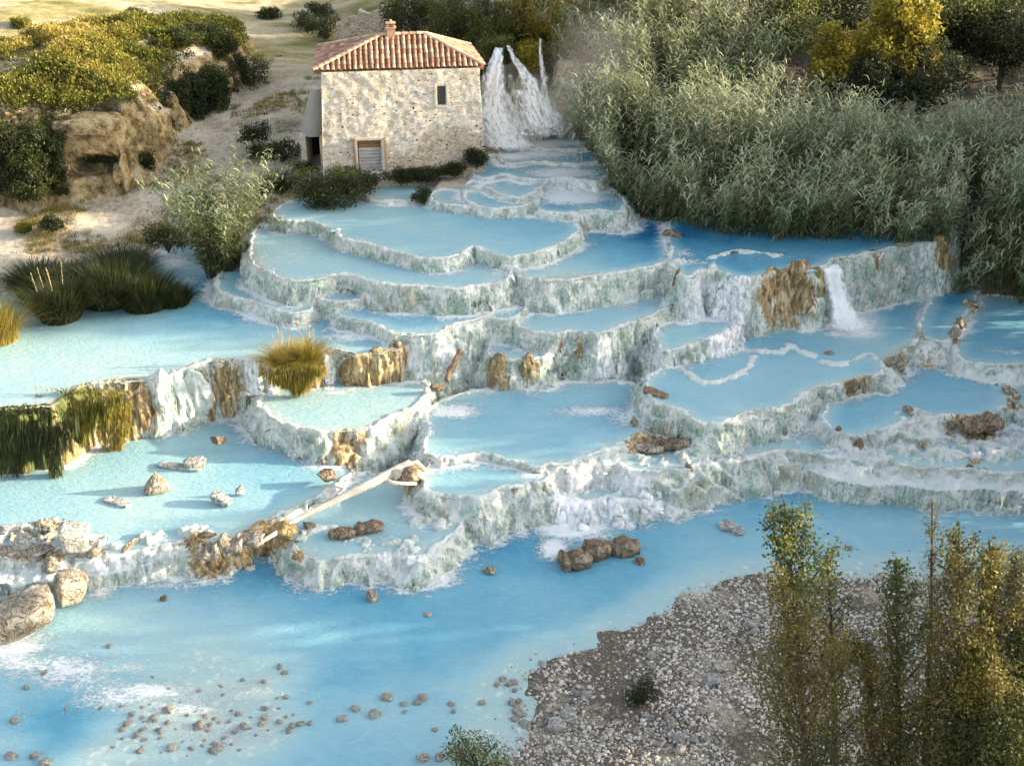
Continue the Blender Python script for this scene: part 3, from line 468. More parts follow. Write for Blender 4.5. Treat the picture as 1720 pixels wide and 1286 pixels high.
def blobs(x, y, z, L):
    r = np.zeros(x.shape)
    for u, v, zz, rad, s in L:
        c = at(u, v, zz); m = (abs(x-c[0]) < 2.2*rad) & (abs(y-c[1]) < 2.2*rad)
        if m.any():
            q = ((x[m]-c[0])**2+(y[m]-c[1])**2+((z[m]-c[2])*.8)**2)/rad**2
            r[m] = np.maximum(r[m], s*np.exp(-q*.9))
    return r

# ------------------------------------------------------------------ travertine height field
STEP = .06
gx = np.arange(-27, 29, STEP); gy = np.arange(25.5, 73, STEP)
X, Y = np.meshgrid(gx, gy, indexing='ij')
w1 = fbm2(X*.8, Y*.8, 3, 61); w2 = fbm2(X*2.6, Y*2.6, 3, 62); w3 = fbm2(X*7, Y*7, 2, 63)
led = fbm2(X*.5, Y*.5, 2, 64)
Ht = np.full(X.shape, -30.0); owner = np.zeros(X.shape, np.int8)
for i, q in enumerate(POOLS):
    d = sdf_box(X, Y, q['P'], 4.2 if q['key'] not in ('RL', 'RB') else 3)
    d = d+q['amp']*(w1*.45+w2*.65)*(1+.9*np.clip(d, 0, 1.2))+w3*.07
    q['D'] = d.astype(np.float32); z = q['z']
    if q['key'] == 'RB': f = z-.6-2*np.clip(d, 0, 9)
    elif q['key'] == 'RL': f = z-.5*sstep(0, -2.5, d)-.45*np.clip(d, 0, 9)-.1
    else:
        dr = np.clip(d-.02, 0, 9); drop = q['k']*(np.sqrt(dr*dr+.08**2)-.08)
        drop = drop-(.16+.08*w1)*np.sin(drop*6.6+led*14+w1*5)*np.clip(drop/.35, 0, 1)
        f = z+(.045+.05*w2)*np.exp(-(d/.10)**2)+.02-drop
        f = np.where(d < 0, z+(.045+.05*w2)*np.exp(-(d/.10)**2)-.6*sstep(-.02, -.7, d)+.02*np.exp(-(d/.2)**2), f)
    up = f > Ht; Ht = np.where(up, f, Ht); owner = np.where(up, i, owner)
ISL = [(1560,745,-6.05,3.2,1,.1),(1660,750,-6.05,3,1,.1),(1450,760,-6.05,2,1,.0),(1300,740,-6.05,1.6,.7,-.1),(1150,760,-5.95,1.6,1,.05),(1080,770,-5.95,1.6,1,.05),(1050,810,-6.6,2,1,.1),(960,815,-6.6,1.4,1,.0),(1130,800,-6.6,1.2,1,.0),
 (720,880,-6.45,1.3,1,.05),(680,915,-6.45,1.4,1,.05),(600,915,-6.45,1.0,1,0),(560,870,-6.45,.8,.6,-.1),(60,905,-6.2,2.4,1,.1),(170,915,-6.2,1.5,1,.05),(250,905,-6.2,1.0,1,.05),(330,895,-6.2,1.0,1,.1),(1090,690,-5.5,.9,1,.1),(1180,745,-6.05,1,1,.1),
 (1560,585,-4.35,1,1,.1),(1600,600,-4.8,1.2,1,.1),(1680,600,-4.5,2.2,.8,.0),(1500,690,-5.1,.8,1,0),(1540,700,-5.1,1.2,1,.1),(960,300,-.1,1.6,.6,-.1),(1140,440,-1.35,.8,1,.1),(1200,450,-1.35,.8,1,.05),
 (340,1190,-7.3,3.2,1,-.02),(250,1230,-7.3,2.2,1,.0),(440,1215,-7.3,1.6,1,-.02),(390,1245,-7.3,2,1,-.05),(210,1110,-7.3,1.8,.9,-.04),(480,1120,-7.3,1.1,1,-.08),(610,1195,-7.3,1.4,.8,-.12),(730,1180,-7.3,1.4,.8,-.12),(150,1270,-7.3,1.6,1,.0),(30,1260,-7.3,1.6,1,-.03),(60,1120,-7.3,1.2,.8,-.1),(850,1160,-7.3,.8,.8,-.05)]
rid = 1-abs(fbm2(X*1.5+20, Y*1.5, 3, 171))*3.4; lmp = fbm2(X*3.2, Y*3.2, 2, 172)
for u, v, z, rad, s_, off in ISL:
    c = at(u, v, z); zz = lev(z); m = (abs(X-c[0]) < 2*rad) & (abs(Y-c[1]) < 2*rad); x_ = X[m]; y_ = Y[m]
    g_ = np.exp(-(((x_-c[0])**2+((y_-c[1])*1.3)**2)/rad**2)**1.5)*s_
    hgt = zz-.55+g_*(.49+off+.24*rid[m]+.24*lmp[m]+.12*w3[m]); Ht[m] = np.where((Ht[m] < zz+.05) & (g_ > .15), np.maximum(Ht[m], np.minimum(hgt, zz+(.22 if z > -7 else -.04))), Ht[m])
for z, wd, pts in RIMS:
    zo = z; z = lev(z)
    P = smooth_open([tuple(at(u, v, zo)[:2]) for u, v in pts], 4); wd *= .6
    m = np.zeros(X.shape, bool); lo = P.min(0)-1; hi = P.max(0)+1
    m = (X > lo[0]) & (X < hi[0]) & (Y > lo[1]) & (Y < hi[1])
    d = seg_dist(X[m], Y[m], P, closed=False)+w2[m]*.22+w3[m]*.1
    Ht[m] = np.maximum(Ht[m], z+.09-.5*np.clip(d-wd*.4, 0, 1)-.3*np.clip(d-wd, 0, 2))
print('terraces', round(time.time()-T0, 1))
S3 = 3
gxc = gx[::S3]; gyc = gy[::S3]
XC, YC = np.meshgrid(gxc, gyc, indexing='ij'); GC = ground_height(XC, YC)
def lerp_grid(A, xs, ys, x, y):
    fx = np.clip((x-xs[0])/(xs[1]-xs[0]), 0, len(xs)-1.001); fy = np.clip((y-ys[0])/(ys[1]-ys[0]), 0, len(ys)-1.001)
    i = fx.astype(int); j = fy.astype(int); fx = fx-i; fy = fy-j
    return (A[i, j]*(1-fx)+A[i+1, j]*fx)*(1-fy)+(A[i, j+1]*(1-fx)+A[i+1, j+1]*fx)*fy
G = lerp_grid(GC, gxc, gyc, X, Y)
def surf(x, y):
    "top of solid ground at x, y"
    x = np.asarray(x, float); y = np.asarray(y, float)
    g = lerp_grid(GC, gxc, gyc, x, y); t = lerp_grid(Ht, gx, gy, x, y)
    inb = (x > gx[0]) & (x < gx[-1]) & (y > gy[0]) & (y < gy[-1])
    if np.all(inb): return np.maximum(g, t)
    return np.where(inb, np.maximum(g, t), ground_height(x, y))
def hit(u, v, lo=30., hi=110.):
    "first point of solid ground seen through pixel u, v"
    a = at_y(u, v, lo); b = at_y(u, v, hi); t = np.linspace(0, 1, 900)[:, None]; P = a*(1-t)+b*t
    k = np.nonzero(surf(P[:, 0], P[:, 1]) >= P[:, 2])[0]; return P[k[0] if len(k) else -1]
M['travertine'] = mat_travertine(); M['water'] = mat_water(); M['ground'] = mat_ground()
def grid_mesh(name, X, Y, Z, mask, mat, attrs, disp=None):
    nx, ny = X.shape
    cell = mask[:-1, :-1] & mask[1:, :-1] & mask[1:, 1:] & mask[:-1, 1:]
    i, j = np.nonzero(cell)
    a = i*ny+j; F = np.stack([a, a+ny, a+ny+1, a+1], -1)
    used = np.zeros(nx*ny, bool); used[F.ravel()] = True
    idx = np.cumsum(used)-1; F = idx[F]
    V = np.stack([X.ravel()[used], Y.ravel()[used], Z.ravel()[used]], -1)
    if disp is not None: V = V+disp(used)
    return mk(name, V, F, mat, {k: v.ravel()[used] for k, v in attrs.items()})
# solid travertine
gxx, gyy = np.gradient(Ht, STEP)
slope = np.sqrt(gxx**2+gyy**2)
visible = (Ht > G-.6) & (Ht > -8.3)
wl = np.array([q['z'] for q in POOLS])[owner]
och = np.zeros(X.shape); mos = np.zeros(X.shape); flo = np.zeros(X.shape)
och = blobs(X, Y, Ht, OCHRE); mos = blobs(X, Y, Ht, MOSS); flo = blobs(X, Y, Ht, FLOW)
beige = (np.exp(-((Ht-wl+.04)/.12)**2)*(slope < 1.2))
def tdisp(used):
    x, y, z = X.ravel()[used], Y.ravel()[used], Ht.ravel()[used]
    s = np.clip(slope.ravel()[used], 0, 3)/3
    n = fbm3(x*1.7, y*1.7, z*1.5, 3, 71)*.27+fbm3(x*5.5, y*5.5, z*3.2, 3, 72)*.09
    gx_, gy_ = gxx.ravel()[used], gyy.ravel()[used]; L = np.sqrt(gx_**2+gy_**2)+1e-6
    return np.stack([-gx_/L*n*s, -gy_/L*n*s, n*s*.25], -1)
struct(grid_mesh('travertine_terraces', X, Y, Ht, visible, M['travertine'],
       dict(ochre=np.clip(och+.33*beige, 0, 1.3), moss=mos, flow=flo, steep=sstep(.5, 1.8, slope), lip=np.exp(-((Ht-wl-.0)/.13)**2)*(slope > .2)*sstep(-.35, .1, w2+.1)), tdisp))
# water sheets
solid = np.maximum(Ht, G)
for i, q in enumerate(POOLS):
    z = q['z']; D = q['D'].astype(float)
    m = (D < (.10 if q['key'] not in ('RL', 'RB') else .5)) & (solid < z+.02)
    m2 = m.copy(); m2[1:] |= m[:-1]; m2[:-1] |= m[1:]; m3 = m2.copy(); m3[:, 1:] |= m2[:, :-1]; m3[:, :-1] |= m2[:, 1:]
    du = np.full(X.shape, 9.0)
    for k2, q2 in enumerate(POOLS):
        if q2['z'] > z+.05: np.minimum(du, q2['D']-(q2['z']-z)/q2['k'], out=du)
    du = np.maximum(du, 0)
    depth = q['base']+.11*np.exp(-du/1.6)
    if q['key'] not in ('RL', 'RB'): depth = depth*sstep(-.35, .9, -D+.15*w2)
    else: depth = np.maximum(depth*(.35+.65*sstep(0, .6, z-G)), .07)
    foam = (.78+.9*np.clip(fbm2(X*.5, Y*.5, 2, 95)+.1, -.3, .6))*np.exp(-(du/.60)**1.3)*(du < 8)
    xs, ys = X[m3], Y[m3]; t = np.zeros(len(xs)); f = np.zeros(len(xs))
    for u, v, zz, rx, ry, s in FOAM:
        if abs(lev(zz)-z) > .32: continue
        c = at0(u, v, z); f = np.maximum(f, s*np.exp(-((xs-c[0])/rx)**2-((ys-c[1])/ry)**2))
    for u, v, zz, rad, s in TINT:
        if abs(lev(zz)-z) > .32: continue
        c = at0(u, v, z); t += s*np.exp(-((xs-c[0])**2+((ys-c[1])*1.25)**2)/(rad*1.1)**2)
    depth[m3] = np.maximum(depth[m3]+t, .10 if q['key'] == 'RL' else 0); foam[m3] = np.maximum(foam[m3], f)
    o = grid_mesh('river_water' if q['key'] in ('RL', 'RB', 'P4') else 'pool_water', X, Y, np.full(X.shape, z), m3, M['water'], dict(depth=np.clip(depth, 0, 1), foam=foam))
    struct(o)

for x0, x1, y0, y1 in ((-70, gx[-1], 12, gy[0]), (-70, gx[0], gy[0], 40)):
    xa, ya = np.linspace(x0, x1, 40), np.linspace(y0, y1, 20); XA, YA = np.meshgrid(xa, ya, indexing='ij')
    struct(mk('river_water', np.stack([XA, YA, np.full(XA.shape, lev(ZR))], -1).reshape(-1, 3), grid_faces(40, 20), M['water'], dict(depth=np.full(XA.size, .36), foam=np.zeros(XA.size))))
# ground sheet out to the horizon: fine in the middle, coarse far off
def warp(a, b, n0, far, n1):
    mid = np.linspace(a, b, n0); r = (mid[1]-mid[0])
    g = [r]; 
    while sum(g) < far: g.append(g[-1]*1.12)
    ext = np.cumsum(g); return np.r_[a-ext[::-1], mid, b+ext]
ax_ = warp(-44, 44, 440, 1500, 0); ay_ = warp(18, 100, 410, 1500, 0)
XG, YG = np.meshgrid(ax_, ay_, indexing='ij'); ZG = ground_height(XG, YG)
hl = sdf_box(XG, YG, HILLP, 4, 9); gs, gt = np.gradient(ZG, ax_, ay_, edge_order=1); sl = np.sqrt(gs**2+gt**2)
bank = inside(XG, YG, BANKP) | ((seg_dist(XG, YG, BANKL, closed=False) < 1.0) & (YG < 42)); cliffy = sstep(1.0, 2.0, sl)*(hl < 4)*(XG < -8)
stony = np.where(bank, .62+.25*fbm2(XG*.6, YG*.6, 3, 81), 0)
green = np.where(hl < 0, .55, 0)*(1-sstep(1.2, 2.6, sl))
rightside = sstep(3, 6, XG-(-.5))*(YG > 50)*(XG > 3)
stony = np.maximum(stony, rightside*.9)
for u, v, z, r, s in [(480,200,1,2.4,.55),(440,250,0,2.2,.6),(420,90,2.4,1.6,.5),(500,120,1.8,1.5,.4),(540,60,3,2,.5),(700,40,4,6,.8),(850,60,4.5,5,.9),(30,310,-1,2.0,.35),(450,300,-.5,2,.7),(560,310,-.3,2.5,.8),(720,285,-.2,3,.7)]:
    c = at(u, v, z); stony = np.maximum(stony, s*np.exp(-((XG-c[0])**2+(YG-c[1])**2)/r**2))
mead = sstep(76, 84, YG)*(XG < -8)+sstep(110, 130, np.hypot(XG, YG-50)); 
CV = hit(158, 277); GF = grid_faces(len(ax_), len(ay_)); VG = np.stack([XG, YG, ZG], -1).reshape(-1, 3)
inn = (abs(VG[:, 0]-CV[0]+.25*fbm2(VG[:, 1]*1.5, VG[:, 1]*0, 2, 7)) < 1.35) & (VG[:, 1] > CV[1]-1.5) & (VG[:, 1] < CV[1]+2.6)
VG[inn, 2] = np.minimum(VG[inn, 2], CV[2]-.55+.12*fbm2(VG[inn, 0]*2, VG[inn, 1]*2, 2, 8)); sl = sl*(1-inn.reshape(sl.shape)*.95)
_n = fbm3(VG[:, 0]*1.1, VG[:, 1]*1.1, VG[:, 2]*1.1, 4, 87)*.85*np.clip(sl.ravel()-.6, 0, 1.2)*(np.hypot(VG[:, 0], VG[:, 1]-50) < 60)
_l = np.maximum(sl.ravel(), 1e-3); VG[:, 0] -= gs.ravel()/_l*_n; VG[:, 1] -= gt.ravel()/_l*_n
o = mk('ground', VG, GF, M['ground'],
       dict(green=green, stony=stony, meadow=np.clip(mead, 0, 1), cliff=cliffy)); struct(o)
print('ground+water', round(time.time()-T0, 1))


# ------------------------------------------------------------------ stone mill house
ZE = 5.7
def mat_stonewall():
    s = N('rubble_stone_wall'); p = s.n('TexCoord').outputs['Object']; lo = s.attr('worn')
    pw = s.n('VectorMath', {0: p, 1: s.scale(s.n('TexNoise', {'Vector': p, 'Scale': 3.0, 'Detail': 2.0}).outputs['Color'], (.22, .22, .22))}, operation='ADD').outputs[0]
    sc = s.scale(pw, (1, 1, 1.45))
    vor = s.n('TexVoronoi', {'Vector': sc, 'Scale': 4.3, 'Randomness': 1.0}, feature='F1')
    ved = s.n('TexVoronoi', {'Vector': sc, 'Scale': 4.3, 'Randomness': 1.0}, feature='DISTANCE_TO_EDGE')
    v2 = s.n('TexVoronoi', {'Vector': sc, 'Scale': 8.5, 'Randomness': 1.0}, feature='F1'); ve2 = s.n('TexVoronoi', {'Vector': sc, 'Scale': 8.5, 'Randomness': 1.0}, feature='DISTANCE_TO_EDGE')
    sep = s.n('SeparateColor', {0: vor.outputs['Color']}); sep2 = s.n('SeparateColor', {0: v2.outputs['Color']})
    big = s.n('Mix', data_type='RGBA'); 
    cs = s.ramp(sep.outputs[0], [(.0, (.48, .39, .27)), (.2, (.60, .52, .41)), (.55, (.68, .62, .53)), (.8, (.74, .70, .62)), (.95, (.54, .40, .24))])
    cs2 = s.ramp(sep2.outputs[0], [(.0, (.22, .16, .10)), (.2, (.42, .32, .2)), (.5, (.58, .49, .36)), (.8, (.68, .60, .48)), (1, (.40, .25, .14))])
    wm = s.mapr(s.math('ADD', lo, s.math('MULTIPLY', s.math('SUBTRACT', s.noise(p, .8, 4), .5), 1.4)), .42, .6)
    c = s.mix(wm, cs, cs2)
    fine = s.noise(p, 12, 5, .7)
    c = s.mix(s.math('MULTIPLY', fine, .45), c, s.mix(s.noise(p, 1.2, 3), (.62, .54, .42), (.80, .77, .71)))
    mort = s.mix(wm, (.60, .54, .45), (.44, .36, .26))
    em = s.mapr(ved.outputs['Distance'], .0, .06, 1, 0); em2 = s.mapr(ve2.outputs['Distance'], .0, .09, 1, 0)
    e = s.math('ADD', s.math('MULTIPLY', em, s.math('SUBTRACT', 1.0, wm)), s.math('MULTIPLY', em2, wm))
    c = s.mix(s.math('MULTIPLY', e, .7), c, mort)
    hn = s.math('MULTIPLY', s.mapr(sep2.outputs[1], .94, .96), s.mapr(s.noise(p, .7, 3), .44, .56))
    hole = s.math('MULTIPLY', hn, s.mapr(ve2.outputs['Distance'], .08, .14))
    c = s.mix(hole, c, (.035, .028, .022))
    h = s.math('SUBTRACT', s.math('SUBTRACT', s.math('MULTIPLY', fine, .4), e), s.math('MULTIPLY', hole, 2.0))
    s.bump(h, .7, .06)
    return s.fin(c, .9, .15)
M['stone'] = mat_stonewall()
M['tile'] = None
def mat_tile():
    s = N('terracotta_tiles'); p = s.n('TexCoord').outputs['Object']; t = s.attr('tint')
    c = s.ramp(t, [(0, (.15, .08, .055)), (.35, (.29, .155, .10)), (.6, (.42, .25, .17)), (.85, (.54, .37, .26)), (1, (.56, .46, .35))])
    n = s.noise(p, 9, 5, .7); c = s.mix(s.mapr(n, .5, .75), c, (.30, .26, .2))
    s.bump(n, .5, .02); return s.fin(c, .85, .2)
M['tile'] = mat_tile()
M['oldwood'] = None
def mat_wood(name, a, b, c3, sc=(9, 9, 1.2)):
    s = N(name); p = s.n('TexCoord').outputs['Object']; n = s.noise(s.scale(p, sc), 2.2, 6, .65, .3)
    col = s.ramp(n, [(.3, a), (.5, b), (.68, c3)]); s.bump(n, .6, .02); return s.fin(col, .85, .2)
M['oldwood'] = mat_wood('weathered_boards', (.22, .21, .20), (.42, .41, .40), (.56, .55, .53), (1.2, 9, 9))
M['brownwood'] = mat_wood('brown_board', (.12, .06, .03), (.25, .13, .06), (.36, .2, .1), (1.2, 9, 9))
M['dark'] = mat_plain('painted_interior_shade', (.012, .011, .012), .9)  # near-black colour standing in for the shade indoors
M['iron'] = mat_plain('rusty_iron', (.05, .045, .04), .6, .4)
M['brick'] = mat_plain('old_brick', (.42, .29, .19), .9, .2, .3, 14)
M['lintel'] = mat_plain('pale_stone_surround', (.66, .58, .46), .9, .2, .15, 9)
M['concrete'] = mat_plain('grey_render', (.30, .29, .27), .9, .2, .2, 2)

HB = at(541, 290, 0)
hT = [at(539.5, 122, ZE), at(804.5, 114, ZE)]                       # top corners of the front wall
dv = hT[1]-hT[0]; HW = float(np.linalg.norm(dv)); ex = dv/HW; ey = np.array([-ex[1], ex[0], 0])
DEPTH = 4.3; bat = .055
house = empty('stone_mill', (hT[0][0], hT[0][1], 0), 'small two storey rubble stone mill with a hipped terracotta roof beside the waterfall', 'building')
house.rotation_euler = (0, 0, math.atan2(ex[1], ex[0]))
# local frame: x along the front (0..HW), y away from the viewer, z up
def wall_grid(p00, p10, q01, q11, holes, nx, nz, thick_dir, name, z0=-1.2, z1=ZE, lowf=None):
    "wall surface between bottom edge p00-p10 and top edge q01-q11; holes are (x0,x1,z0,z1) fractions in metres"
    p00, p10, q01, q11 = map(np.array, (p00, p10, q01, q11))
    L = np.linalg.norm(q11-q01); xs = list(np.linspace(0, L, nx)); zs = list(np.linspace(z0, z1, nz))
    for a, b, c, d in holes:
        for t in (a, b): xs[int(np.argmin(abs(np.array(xs)-t)))] = t
        for t in (c, d): zs[int(np.argmin(abs(np.array(zs)-t)))] = t
    xs = np.array(xs); zs = np.array(zs); U, Wz = np.meshgrid(xs/L, (zs-z0)/(z1-z0), indexing='ij')
    P = ((1-U)[..., None]*p00+U[..., None]*p10)*(1-Wz)[..., None]+((1-U)[..., None]*q01+U[..., None]*q11)*Wz[..., None]
    n = fbm3(P[..., 0]*3.2, P[..., 1]*3.2, P[..., 2]*4.4, 3, 91)*.045+fbm2(U*L*.8, Wz*4, 2, 92)*.05
    edge = np.ones(U.shape)
    for a, b, c, d in holes:
        inz = (xs[:, None] >= a-.02) & (xs[:, None] <= b+.02) & (zs[None] >= c-.02) & (zs[None] <= d+.02); edge[inz] = 0
    edge[0] = edge[-1] = .3; edge[:, -1] = 0
    P = P-np.array(thick_dir)*(n*edge)[..., None]
    F = []
    for i in range(len(xs)-1):
        for j in range(len(zs)-1):
            xm = (xs[i]+xs[i+1])/2; zm = (zs[j]+zs[j+1])/2
            if any(a < xm < b and c < zm < d for a, b, c, d in holes): continue
            a0 = i*len(zs)+j; b0 = (i+1)*len(zs)+j; F.append((a0, b0, b0+1, a0+1))
    worn = np.clip(.9*np.exp(-((U-.82)/.22)**2-((Wz-.30)/.28)**2)+.75*np.exp(-((U-.6)/.4)**2-((Wz-.1)/.25)**2)+.1, 0, 1)
    return mk(name, P.reshape(-1, 3), np.array(F), M['stone'], dict(worn=worn), smooth=True, parent=house)
def front_x(u): return (u-539.5)/(804.5-539.5)*HW
b0 = bat*(ZE+1.2)
door = (front_x(592), front_x(634), .17, 1.98); win = (front_x(731), front_x(748), 3.72, 4.82)
wall_grid((-b0, -b0, -1.2), (HW+b0, -b0, -1.2), (0, 0, ZE), (HW, 0, ZE), [door, win], 120, 80, (0, 1, 0), 'front_wall')
wall_grid((HW+b0, -b0, -1.2), (HW+b0, DEPTH, -1.2), (HW, 0, ZE), (HW, DEPTH, ZE), [], 60, 60, (-1, 0, 0), 'side_wall')
wall_grid((-b0, DEPTH, -1.2), (-b0, -b0, -1.2), (0, DEPTH, ZE), (0, 0, ZE), [], 60, 60, (1, 0, 0), 'side_wall')
wall_grid((HW+b0, DEPTH, -1.2), (-b0, DEPTH, -1.2), (HW, DEPTH, ZE), (0, DEPTH, ZE), [], 60, 60, (0, -1, 0), 'back_wall')
def bx(z): return bat*(ZE-z)
# door in its reveal
m = MB(); y0 = -bx(1)
nb = 9
dz = (door[3]-.46-door[2])/ (nb-2)
for i in range(nb-2):
    z = door[2]+i*dz; j = rnd.uniform(-.012, .012)
    m.box(door[0]+.05, door[1]-.05, y0+.19+j, y0+.25+j, z+.012, z+dz-.012)
dr = m.build('door', M['oldwood'], house)
m = MB(); m.box(door[0]+.05, door[1]-.05, y0+.2, y0+.26, door[3]-.45, door[3]-.24).box(door[0]+.05, door[1]-.05, y0+.21, y0+.27, door[3]-.225, door[3]-.04)
mk('top_board', m.V, m.F, M['brownwood'], smooth=False, parent=dr)
m = MB(); e = .11
m.box(door[0]-e, door[0], y0-.05, y0+.34, door[2]-.1, door[3]+.12).box(door[1], door[1]+e, y0-.05, y0+.34, door[2]-.1, door[3]+.12).box(door[0], door[1], y0-.045, y0+.34, door[3], door[3]+.12).box(door[0], door[1], y0-.10, y0+.34, door[2]-.1, door[2])
m.build('door_frame', M['lintel'], house)
def toothed(sx, x0, z0, n, h, w0, w1, yf, yb, name, mat, par):
    m = MB(); zz = z0
    for i in range(n):
        wdt = (w0, w1)[i % 2]+rnd.random()*.03; f = rnd.uniform(-.008, .008)
        m.box(min(x0, x0+sx*wdt), max(x0, x0+sx*wdt), yf(zz)+f, yb, zz-.004, zz+h); zz += h
    return mk(name, m.V, m.F, mat, smooth=False, parent=par)
for sx, x0 in ((-1, door[0]-e-.002), (1, door[1]+e+.002)):
    toothed(sx, x0, door[2]+.02, 24, .08, .06, .13, lambda z: y0-.078, y0+.1, 'brick_jamb', M['brick'], house)
m = MB(); m.box(door[0]-.1, door[1]+.1, y0+.36, y0+.40, door[2]-.2, door[3]+.2); m.build('door_shade_sheet', M['dark'], house)  # backing sheet, the shade behind the boards is put into its colour
# barred window
yw = -bx(4.3)
m = MB(); m.box(win[0]-.1, win[1]+.1, yw+.30, yw+.34, win[2]-.1, win[3]+.1); wd = m.build('window', mat_plain('dusty_glass', (.16, .18, .19), .3, .6), house)
m = MB(); e = .07
m.box(win[0], win[0]+.04, yw+.02, yw+.3, win[2], win[3]).box(win[1]-.04, win[1], yw+.02, yw+.3, win[2], win[3]).box(win[0]+.04, win[1]-.04, yw+.02, yw+.3, win[3]-.04, win[3]).box(win[0]-.04, win[1]+.04, yw-.07, yw+.3, win[2]-.09, win[2]+.03)
mk('window_frame', m.V, m.F, M['lintel'], smooth=False, parent=wd)
m = MB()
for i in range(4):
    x = win[0]+.04+(win[1]-win[0]-.08)*(i+.5)/4; m.tube([(x, yw+.07, win[2]), (x, yw+.07, win[3])], .013, 6)
for i in range(7):
    z = win[2]+.05+(win[3]-win[2]-.1)*(i+.5)/7; m.tube([(win[0], yw+.085, z), (win[1], yw+.085, z)], .011, 6)
mk('window_bars', m.V, m.F, M['iron'], smooth=False, parent=wd)
for sx, x0 in ((-1, win[0]-.005), (1, win[1]+.005)):
    toothed(sx, x0, win[2]-.02, 15, .08, .05, .11, lambda z: -bx(z)-.03, yw+.1, 'brick_jamb', M['lintel'], wd)
# hipped roof of barrel tiles
def loc(p):
    q = np.array(p)-np.array([hT[0][0], hT[0][1], 0]); return np.array([q@ex, q@ey, q[2]])
OH = .32
E1, E2, E3, E4 = [loc(at(u, v, ZE+.02)) for u, v in ((526.5, 119.5), (813.5, 111.5), (789, 77), (536, 79))]
R1 = loc(at(640, 60.5, ZE+1.45)); R2 = loc(at(712, 58, ZE+1.45)); R2[2] = R1[2]
def tile_slope(name, a, b, c, d):
    """a-b the eave, d-c the top edge (a below d, b below c; c may equal d). rows of overlapping barrel tiles run up the slope"""
    a, b, c, d = map(np.array, (a, b, c, d)); ev = (b-a); L = np.linalg.norm(ev); ev = ev/L
    mid = (c+d)/2-a; upv = mid-(mid@ev)*ev; Hs = np.linalg.norm(upv); upv /= Hs; nv = np.cross(ev, upv); nv = nv if nv[2] > 0 else -nv
    xd = (d-a)@ev; xc = (c-a)@ev
    V = []; F = []; T = []; pitch = .29; n = int(L/pitch); pitch = L/n; tl = .36
    for i in range(n):
        for part in (0, 1):
            x = (i+(.5 if part == 0 else 1.0))*pitch
            if part == 1 and i == n-1: continue
            lim = Hs
            if xd > 1e-3 and x < xd: lim = Hs*x/xd
            if x > xc: lim = min(lim, Hs*(L-x)/(L-xc))
            s0 = -.04+rnd.uniform(-.02, .02)
            if part == 1: s0 += .03
            while s0 < lim-.03:
                s1 = min(s0+tl, lim); k = len(V); r0 = pitch*.36; r1 = pitch*.30; nn = 6; tn = rnd.random()
                jx = rnd.uniform(-.012, .012)
                for ss, r, lift in ((s0, r0, .03), (s1+.03, r1, 0)):
                    for q in range(nn+1):
                        an = math.pi*q/nn
                        if part == 0: off = (math.cos(an)*r, math.sin(an)*r*.85+lift+.045)    # cover tile, convex
                        else: off = (math.cos(an)*r*1.05, .055-math.sin(an)*r*.55+lift*.5)      # pan tile, concave
                        V.append(a+ev*(x+jx+off[0])+upv*ss+nv*off[1]); T.append(tn*.65+(.22 if part == 0 else -.0))
                for q in range(nn): F.append((k+q, k+q+1, k+nn+2+q, k+nn+1+q))
                s0 += tl-.05
    return mk(name, V, np.array(F), M['tile'], dict(tint=np.clip(T, 0, 1)), smooth=False, parent=house)
tile_slope('roof', E1, E2, R2, R1)
tile_slope('roof', E2, E3, R2, R2)
tile_slope('roof', E3, E4, R1, R2)
tile_slope('roof', E4, E1, R1, R1)
m = MB()
Eu = [e-np.array([0, 0, .05]) for e in (E1, E2, E3, E4)]; Ru = [R1-np.array([0, 0, .06]), R2-np.array([0, 0, .06])]
El = [e-np.array([0, 0, .17]) for e in (E1, E2, E3, E4)]
El = [l*.992+.008*np.array([HW/2, DEPTH/2, l[2]]) for l in El]
m.add(Eu+Ru+El, [(0, 1, 5, 4), (1, 2, 5), (2, 3, 4, 5), (3, 0, 4), (0, 6, 7, 1), (1, 7, 8, 2), (2, 8, 9, 3), (3, 9, 6, 0), (6, 9, 8, 7)])
m.build('roof_deck', M['brownwood'], house)
def ridge(a, b):
    V = []; F = []; T = []; a = np.array(a); b = np.array(b); L = np.linalg.norm(b-a); n = int(L/.34); dvec = (b-a)/n; sd = np.cross(dvec, [0, 0, 1]); sd /= np.linalg.norm(sd); un = np.cross(sd, dvec); un /= np.linalg.norm(un)
    for i in range(n):
        k = len(V); tn = .55+rnd.random()*.45
        for ss, r in ((0, .155), (1.15, .125)):
            for q in range(7):
                an = math.pi*q/6; V.append(a+dvec*(i+ss)+sd*math.cos(an)*r+un*(math.sin(an)*r*.9+.05)); T.append(tn)
        for q in range(6): F.append((k+q, k+q+1, k+8+q, k+7+q))
    mk('ridge_tiles', V, np.array(F), M['tile'], dict(tint=T), smooth=False, parent=house)
for a, b in ((R1, R2), (E1, R1), (E2, R2), (E3, R2), (E4, R1)): ridge(a, b)
m = MB(); cx, cy = R1[0]+.55, R1[1]; cz = R1[2]
m.box(cx-.22, cx+.22, cy-.22, cy+.22, cz-.35, cz+.42)
m.box(cx-.29, cx+.29, cy-.29, cy+.29, cz+.42, cz+.48).box(cx-.20, cx-.12, cy-.2, cy+.2, cz+.48, cz+.66).box(cx+.12, cx+.20, cy-.2, cy+.2, cz+.48, cz+.66)
m.box(cx-.27, cx+.27, cy-.26, cy+.26, cz+.66, cz+.71)
m.tube([(cx, cy, cz+.71), (cx, cy, cz+.86)], [.13, .05], 8)
ch = m.build('chimney', mat_plain('chimney_brick', (.48, .31, .21), .9, .2, .25, 10), house)
